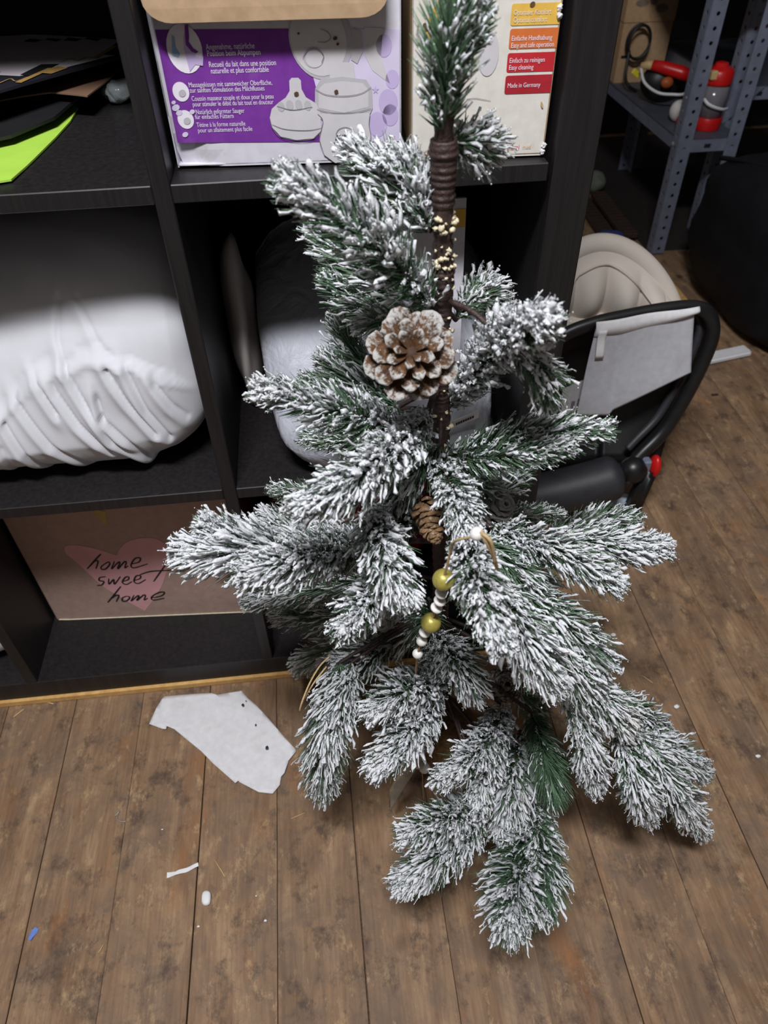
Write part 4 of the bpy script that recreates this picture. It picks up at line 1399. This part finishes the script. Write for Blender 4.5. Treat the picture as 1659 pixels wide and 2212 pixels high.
solo('paper_strip', poly_fill([(-.515, -.2785), (-.5145, -.2855), (-.500, -.2830), (-.490, -.2810), (-.4745, -.2760), (-.4755, -.2715), (-.490, -.2755), (-.499, -.2775), (-.5035, -.2795)],
     lambda x, y: (x, y, .0018 + .0012 * math.sin(x * 260)), .004, .0008), M['scrap'], 'narrow white paper strip lying on the planks', 'paper')
wx = lumps(83)
solo('plastic_bit', ball((-.462, -.3165, .0035), (.0058, .0085, .0036), 16, 10, lambda d: (np.abs(d) ** 3).sum(1) ** (-1 / 3.) * (1 + .06 * wx(d))), M['scrap'], 'small milky white plastic bit below the paper strip', 'plastic scrap', True)
solo('blue_scrap', poly_fill([(-.676, -.337), (-.672, -.340), (-.668, -.334), (-.665, -.328), (-.669, -.325), (-.674, -.330)], lambda x, y: (x, y, .002 + .001 * math.sin(x * 700)), .003, .0010), M['blue_scrap'], 'tiny blue plastic scrap at the lower left', 'plastic scrap')
solo('bent_wire', tube(spline([(-.5935, -.1965, .0012), (-.588, -.190, .0012), (-.5905, -.1960, .0012), (-.5885, -.2020, .0012), (-.583, -.2050, .0012), (-.577, -.2055, .0012)], 24), .0008, 6), M['wire'], 'small bent wire hook lying on a plank', 'wire', True)
for k, (x, y, a, ln, lab) in enumerate(((-.764, -.018, .75, .018, 'straw splinter at the left edge below the shelf'), (-.719, -.0065, -.3, .009, 'short straw chip touching the wooden edge strip'), (-.4475, -.281, -1.0, .028, 'thin straw to the right of the paper strip'), (-.585, -.358, 1.05, .010, 'short straw left of the blue scrap and plastic bit'), (.200, -.075, -.9, .020, 'thin straw on the planks to the right of the tree'), (-.345, -.225, .3, .02, 'thin straw between tissue sheet and lower left branches'))):
    dx, dy = math.cos(a) * ln / 2, math.sin(a) * ln / 2
    solo('straw_piece', tube([(x - dx, y - dy, .0010), (x, y, .0013), (x + dx, y + dy, .0010)], .0010 if k < 2 else .0006, 6), M['straw'], lab, 'straw', True)
for k, (x, y, r, lab) in enumerate(((-.388, -.350, .0020, 'white round crumb on the middle plank right of the plastic bit'), (-.470, -.347, .0016, 'white crumb just below the plastic bit'), (.1755, .012, .0045, 'white fluff flake on the floor right of the tree middle'), (.2250, -.127, .0050, 'white flake on the floor between tree and right edge'), (.3085, -.2165, .0040, 'white flake close to the right picture edge'), (-.527, -.222, .0014, 'pale speck in the plank joint below the tissue sheet'), (-.400, -.320, .0013, 'pale speck above the round white crumb'))):
    gk = lumps(840 + k)
    solo('white_crumb', ball((x, y, r * .5), (r, r * .7, r * .5), 10, 7, lambda d, gk=gk: 1 + .18 * gk(d)), M['scrap'], lab, 'crumb', True)
solo('wood_splinter', box(.618, .634, .628, .634, .0, .003, .0008), M['darkbrown'], 'small dark wood splinter on the floor at the far right', 'splinter')

# ---------------------------------------------------------------- baby carrier to the right of the shelf
bc = thing('baby_carrier', 'black baby carrier with a beige padded liner and wide handle loop, right of the shelf', 'carrier', (.24, .40, 0))
LOOPP = [(0.105, 0.335, 0.17), (0.098, 0.345, 0.25), (0.108, 0.352, 0.315), (0.135, 0.358, 0.352), (0.185, 0.361, 0.37), (0.244, 0.363, 0.379), (0.307, 0.363, 0.386), (0.353, 0.361, 0.386), (0.378, 0.357, 0.372), (0.39, 0.35, 0.34), (0.384, 0.342, 0.29), (0.367, 0.333, 0.225), (0.342, 0.322, 0.165), (0.305, 0.308, 0.128), (0.285, 0.3, 0.108)]
LC = spline(LOOPP, 90)
part('handle', tube(LC, .0125, 12, .8), M['blackplastic'], bc, True)
inner = LC + np.array([0, .016, 0])
cl = inner.mean(0)
part('inner_rim', tube(cl + (inner - cl) * .90 + np.array([0, .006, 0]), .0075, 8), M['darkgrey'], bc, True)
part('shell', slab(sheet(lambda a, b: (.112 + .27 * a + (.02 - .05 * (1 - b)) * (a > .5) * a, .372 + .055 * math.sin(math.pi * a) * math.sin(math.pi * min(1, b * .9 + .1)) - .05 * (1 - b) ** 2, .085 + .275 * b), 22, 18), .004, (0, 1, 0)), M['blackplastic'], bc, True)
lg = sheet(lambda a, b: (.150 + .075 * a, .353 - .016 * (1 - b) + .014 * a, .205 + .048 * b + .020 * a), 6, 5, .0008)
part('sticker', lg, M['label_grey'], bc, label='grey sticker with rows of blurred dark print')
for k in range(5):
    x = .166 + .011 * k
    part('sticker_print', box(x, x + .006, .3395 + .002 * k, .3405 + .002 * k, .222 + .0028 * k, .234 + .0028 * k), M['print_dark'], bc)
# lower cross roll with its foot
roll = spline([(.075, .290, .058), (.14, .290, .066), (.21, .291, .080), (.268, .293, .094)], 26)
part('cross_roll', tube(roll, np.r_[.022, .035, .041, np.full(20, .042), .040, .034, .022], 20), M['darkgrey'], bc, True)
part('joint', ball((.287, .292, .104), (.026, .024, .026), 18, 12), M['blackplastic'], bc, True)
part('foot', xf(box(-.013, .013, -.017, .017, -.052, .052, .008, 2), Matrix.Translation((.310, .288, .0535)) @ Matrix.Rotation(.10, 4, 'Y')), M['blackplastic'], bc, True)
part('foot', xf(box(-.013, .013, -.017, .017, -.050, .050, .008, 2), Matrix.Translation((.100, .310, .0515)) @ Matrix.Rotation(-.05, 4, 'Y')), M['blackplastic'], bc, True)
part('release_button', ball((.326, .291, .110), (.010, .016, .024), 16, 10), M['red'], bc, True, label='red release button')
part('bracket', box(.302, .316, .283, .301, .092, .128, .003), M['steel'], bc, label='small grey metal bracket')


def liner(a, b):
    # an arched padded back with vertical channels
    x = .085 + .322 * a
    hw = math.sin(math.pi * np.clip(a, 0, 1)) ** .55
    z = .250 + .172 * hw * b + .02 * (1 - b)
    rib = abs(math.sin(a * math.pi * 5.5)) * .028 * math.sin(math.pi * min(1, b * 1.15)) if .2 < a < .86 and b < .86 else 0
    y = .455 + .075 * math.sin(math.pi * a) * (1 - .25 * b) - .018 * math.sin(math.pi * b) - rib + .025 * b * b
    return (x, y, z)


part('padded_liner', slab(sheet(liner, 110, 34), .020, (0, .85, -.5)), M['beige'], bc, True, label='beige quilted padding with vertical channels')
rim = [liner(t, 1.0) for t in np.linspace(.02, .98, 40)]
part('liner_rim', tube(np.array(rim) + np.array([0, .010, -.004]), .018, 12), M['beige'], bc, True)
seam = [liner(t, .12) for t in np.linspace(.04, .96, 40)]
part('liner_roll', tube(np.array(seam) + np.array([0, -.006, 0]), .014, 10), M['beige'], bc, True)
part('liner_seam', tube([np.array(liner(t, .12 + .70 * math.sin(math.pi * (t - .12) / .76) ** .5)) + np.array([0, -.004, 0]) for t in np.linspace(.125, .875, 44)], .0024, 6), M['beige'], bc, True)
pg = lumps(91, 10, 8, 22)


def tissue(a, b):
    top = np.array([.184 + .160 * a, .347, .371 + .014 * a])
    bl = np.array([.182 + .010 * (1 - a), .318 + .006 * math.sin(a * 7), .232])
    dz = (.152 + .012 * math.sin(a * 3)) if a < .28 else .152 - .055 * (a - .28) / .72 + .03 * math.sin(math.pi * a) * 0
    x = top[0] + (-.004 * (1 - a) + .012 * a) * b - .010 * b * (a < .15)
    y = .3455 - .022 * b + .004 * pg([[a * .3, b * .3, 0]])[0] * b
    return (x, y, top[2] - dz * b)


ts = thing('draped_tissue', 'sheet of white tissue paper draped over the handle of the black carrier', 'paper', (.27, .34, .30))
part('sheet', sheet(tissue, 40, 36, .0005), M['thin_tissue'], ts, True)
part('folded_edge', sheet(lambda a, b: (.182 + .166 * a, .3435 - .006 * math.sin(b * 3.0) - .002 * math.sin(a * 9), .384 + .015 * a - (.018 + .010 * math.sin(a * 3.3 + .4) + (.006 if a < .1 else 0)) * b), 34, 8, .0008), M['tissue'], ts, True)
part('folded_edge', sheet(lambda a, b: (.186 + .014 * a + .002 * b, .335 + .002 * math.sin(b * 5), .372 - .050 * b), 4, 8, .001), M['scrap'], ts, True)
solo('pale_tray', xf(box(-.055, .055, -.022, .022, 0, .008, .003), Matrix.Translation((.262, .335, .0005)) @ Matrix.Rotation(-.55, 4, 'Z')), M['bluewhite'], 'pale blue-white plastic lid on the floor under the black carrier', 'lid')
solo('white_rail', xf(box(-.085, .085, -.018, .018, 0, .016, .005, 2), Matrix.Translation((.695, .772, 0)) @ Matrix.Rotation(.20, 4, 'Z')), M['whitepaint'], 'short white painted rail lying on the floor beside the black sack', 'rail')
solo('pale_board', box(.60, .735, 1.02, 1.26, 0, .012, .002), M['edge'], 'light brown board offcut on the floor behind the carrier', 'board')

# ---------------------------------------------------------------- black sack at the right
sg = lumps(95, 16, 2, 7)
sg2 = lumps(96, 14, 8, 22)
V, F = ball((1.045, .965, .165), (.300, .345, .185), 60, 40, lambda d: (np.abs(d) ** 3.2).sum(1) ** (-1 / 3.2) * (1 + .035 * sg(d) + .012 * sg2(d)))
V[:, 2] = np.maximum(V[:, 2], .0005)
sack = thing('black_sack', 'large black sack slumped on the floor at the right picture edge', 'sack', (1.045, 1.0, 0))
part('sack_body', (V, F), M['blackbag'], sack, True)
part('hem', tube(spline([(.800, 1.20, .318), (.820, 1.14, .330), (.85, 1.06, .340), (.89, .95, .345), (.95, .83, .340)], 40), .006, 8), M['blackbag'], sack, True)

# ---------------------------------------------------------------- steel racks with punched corner posts
def punched(x0, z0, z1, w, y, parent, axis='x', pitch=.030):
    """strip of steel with a real row of round holes, facing -y (axis x) or -x (axis y)"""
    V, F = [], []
    n = int((z1 - z0) / pitch)
    h = (z1 - z0) / n
    a8 = np.arange(8) * math.pi / 4
    for k in range(n):
        cz = z0 + h * (k + .5)
        b = len(V)
        for a in a8:
            ca, sa = math.cos(a), math.sin(a)
            m = max(abs(ca), abs(sa))
            V.append((ca / m * w / 2, sa / m * h / 2 + cz))
        for a in a8:
            V.append((.0050 * math.cos(a), .0050 * math.sin(a) + cz))
        for j in range(8):
            F.append((b + j, b + (j + 1) % 8, b + 8 + (j + 1) % 8, b + 8 + j))
    V = [(x0 + p, y, q) if axis == 'x' else (x0, y + p, q) for p, q in V]
    return part('post_flange', slab((np.array(V), F), .0018), M['steel'], parent)


def rack(name, label, x0, x1, y0, y1, zs, top, bolts):
    r = thing(name, label, 'rack', ((x0 + x1) / 2, (y0 + y1) / 2, 0))
    for (x, sx) in ((x0, 1), (x1, -1)):
        for (y, sy) in ((y0, 1), (y1, -1)):
            post = punched(x + sx * .018, .0042, top, .036, y, r)
            s = punched(x, .0042, top, .036, y + sy * .018, r, 'y')
    for z in zs:
        sh = part('shelf_board', box(x0 + .002, x1 - .002, y0 + .002, y1 - .002, z - .0025, z), M['steel_dark'], r)
        for y in (y0 + .0035, y1 - .0035):
            part('shelf_lip', box(x0 + .003, x1 - .003, y - .0012, y + .0012, z - .034, z - .001), M['steel'], r)
        for x in (x0 + .0045, x1 - .0045):
            part('shelf_lip', box(x - .0012, x + .0012, y0 + .003, y1 - .003, z - .034, z - .001), M['steel'], r)
        part('slot', box(x0 + .075, x0 + .092, y0 + .0005, y0 + .0020, z - .023, z - .014), M['hole'], r)
        for y in (y0 + .03,):
            part('bolt', xf(lathe([(.006, 0), (.006, .003), (.004, .005)], k=8), Matrix.Translation((x0 - .0005, y, z - .018)) @ Matrix.Rotation(-math.pi / 2, 4, 'Y')), M['wire'], r)
    return r


r1 = rack('steel_rack', 'grey slotted-angle steel rack holding the red-capped canister, upper right', .748, .918, 1.34, 2.02, (.320, .667), 1.05, True)
r2 = rack('steel_rack', 'second grey steel rack behind the black sack, cut by the right picture edge', .928, 1.28, 1.47, 2.02, (.405, .700), 1.05, True)
part('corner_gusset', slab((np.array([(.93, 1.466, .405), (1.02, 1.466, .405), (.93, 1.466, .315)]), [(0, 1, 2)]), .002), M['steel'], r2)

cz = .3202
can = thing('canister', 'smoky clear plastic canister with red cap, red base and a white handle strap', 'canister', (.856, 1.425, cz))
part('base_ring', lathe([(.036, 0), (.037, .002), (.037, .030), (.0355, .032)], (.856, 1.425, cz), 28), M['red'], can, True)
part('clear_body', lathe([(.0345, .031), (.0345, .112)], (.856, 1.425, cz), 28), M['canister'], can, True)
part('cap', lathe([(.0365, .110), (.037, .114), (.036, .140), (.030, .148), (.018, .150), (.016, .158), (.010, .160)], (.856, 1.425, cz), 28), M['red'], can, True)
part('spout', box(.820, .838, 1.395, 1.412, cz + .124, cz + .146, .003), M['cream_wood'], can)
part('strap', tube(spline([(.818, 1.402, cz + .080), (.828, 1.389, cz + .070), (.848, 1.383, cz + .062), (.872, 1.386, cz + .056), (.890, 1.398, cz + .054)], 24), .0046, 8, .6), M['whitepaint'], can, True)

tool = thing('red_hand_tool', 'red-handled hand tool with a coiled white cable on the steel rack', 'tool', (.83, 1.60, cz))
part('handle', tube([(.770, 1.66, .424), (.800, 1.64, .420), (.840, 1.615, .412), (.862, 1.60, .406)], [.014, .017, .018, .016], 16), M['red'], tool, True)
part('nose', tube([(.742, 1.675, .420), (.760, 1.665, .423), (.772, 1.658, .424)], [.008, .012, .012], 14), M['cream_wood'], tool, True)
part('cable', tube(spline([(.742, 1.672, .415), (.748, 1.64, .385), (.775, 1.60, .368), (.812, 1.58, .366), (.845, 1.565, .372), (.872, 1.56, .410), (.862, 1.55, .425), (.848, 1.55, .395), (.838, 1.55, .365), (.852, 1.545, .372), (.876, 1.545, .412), (.866, 1.54, .424), (.850, 1.54, .380), (.862, 1.54, .345), (.855, 1.545, .335)], 150), .0042, 7), M['whitepaint'], tool, True)
part('housing', ball((.815, 1.68, .375), (.060, .045, .052), 22, 14), M['cableblack'], tool, True)
solo('orange_cap', ball((.805, 1.615, .388), (.018, .014, .015), 16, 10), M['orangebrown'], 'small orange-brown round cap under the red tool handle', 'cap', True)
solo('yellow_tag', xf(box(-.014, .014, -.004, .004, -.008, .008, .002), Matrix.Translation((.742, 1.70, .395)) @ Matrix.Rotation(.6, 4, 'Y')), M['yellow'], 'bright yellow plastic tag left of the red-handled tool', 'tag')
solo('white_ball', ball((.800, 1.49, cz + .028), (.026, .024, .028), 20, 14), M['ballwhite'], 'round white plastic ball at the front edge of the steel rack', 'ball', True)
solo('red_box', box(.790, .812, 1.455, 1.475, cz, cz + .022, .002), M['red'], 'small red block behind the steel rack post', 'block')
solo('cable_coil', join(tube(spline([(.80 + .035 * math.cos(t), 1.86 + .01 * math.sin(t * .5), .44 + .045 * math.sin(t)) for t in np.linspace(0, 12.5, 26)], 120), .004, 6), tube(spline([(.77, 1.85, .42), (.76, 1.82, .36), (.765, 1.79, .338), (.785, 1.77, .328)], 40), .005, 6)), M['cableblack'], 'coil of black cable against the tan carton', 'cable', True)
ct = thing('tan_carton', 'tan cardboard carton with grey ink blots at the back of the steel rack', 'box', (.83, 1.96, cz))
part('carton_body', box(.756, .912, 1.895, 2.015, cz, cz + .165, .001), M['tan'], ct)
part('carton_lid', box(.754, .914, 1.892, 2.017, cz + .165, cz + .30, .001), M['tan'], ct)
part('label_bar', box(.765, .79, 1.8935, 1.8955, cz + .070, cz + .078), M['hole'], ct)
for k, (x, z, rx, rz) in enumerate(((.80, .215, .020, .010), (.835, .222, .012, .014), (.865, .200, .020, .012), (.84, .265, .025, .014), (.79, .250, .012, .010))):
    FC = Face((.754, 1.892, cz), (.914, 1.892, cz))
    part('ink_blot', FC.poly(ell(x - .754, z, rx, rz, 14), .0006), M['smudge'], ct)
solo('grey_rag', ball((.725, 1.86, .03), (.05, .06, .03), 18, 10, lambda d: 1 + .1 * sg(d)), M['greenish'], 'grey-green rag on the floor left of the steel rack', 'rag', True)

tb = thing('sealant_tube', 'dark red sealant cartridge with white lettering standing at the right picture edge', 'cartridge', (.985, 1.44, .406))
tb_o = (.980, 1.500, .406)
part('tube_body', lathe([(.0225, 0), (.0225, .150), (.020, .153)], tb_o, 24), M['cart_red'], tb, True)
part('nozzle', lathe([(.010, .153), (.009, .160), (.005, .185), (.003, .200)], tb_o, 14), M['whitepaint'], tb, True)
V, F = text_vf('CERESIT', .022)
k = .115 / V[:, 0].max()
ang = -2.05 + (-(V[:, 1] - .008) / .0226)
W = np.stack([tb_o[0] + .0229 * np.cos(ang), tb_o[1] + .0229 * np.sin(ang), tb_o[2] + .018 + V[:, 0] * k], 1)
part('lettering', (W, F), M['print_white'], tb)
rr = rrect(.010, .140, -.0125, .0125, .008, 5)
rr = np.vstack([rr, rr[:1]])
rr = np.concatenate([np.linspace(a, b, 5)[:-1] for a, b in zip(rr[:-1], rr[1:])])
ang = -2.05 + rr[:, 1] / .0228
W = np.stack([tb_o[0] + .0229 * np.cos(ang), tb_o[1] + .0229 * np.sin(ang), tb_o[2] + rr[:, 0]], 1)
part('outline_print', tube(W, .0006, 5, closed=True), M['print_white'], tb)

solo('rubber_mat', box(.745, 1.70, 1.36, 2.38, 0, .004, .001), M['rubber'], 'dark rubber mat spread on the floor under both steel racks', 'mat')

# ---------------------------------------------------------------- dark stuff under and beside the rack
for k, (x, y, a, w, l, lab) in enumerate(((.658, 1.60, .22, .05, .34, 'narrow dark brown board leaning behind the beige liner, left one'), (.716, 1.60, .22, .05, .34, 'dark brown ribbed board behind the beige liner, right one'))):
    b = thing('ribbed_board', lab, 'board', (x, y, 0), 'boards behind the carrier')
    Mx = Matrix.Translation((x, y, .012 + .012 * k)) @ Matrix.Rotation(a - .25, 4, 'Z')
    part('board', xf(box(-w / 2, w / 2, -l / 2, l / 2, -.011, .005, .002), Mx), M['darkbrown'], b)
    for j in range(14):
        yy = -l / 2 + l * (j + .5) / 14
        part('rib', xf(box(-w / 2 + .004, w / 2 - .004, yy - .006, yy + .006, .005, .0085, .001), Mx), M['darkbrown'], b)
blg = lumps(98)
solo('blue_bag', ball((.605, 1.33, .045), (.050, .042, .045), 24, 14, lambda d: 1 + .07 * blg(d)), M['bluecloth'], 'dark blue cloth bag peeking out behind the beige liner', 'bag', True)
solo('tan_board', box(.50, .545, 1.30, 1.46, 0, .05, .003), M['edge'], 'light wooden block on the floor right beside the shelf', 'block')
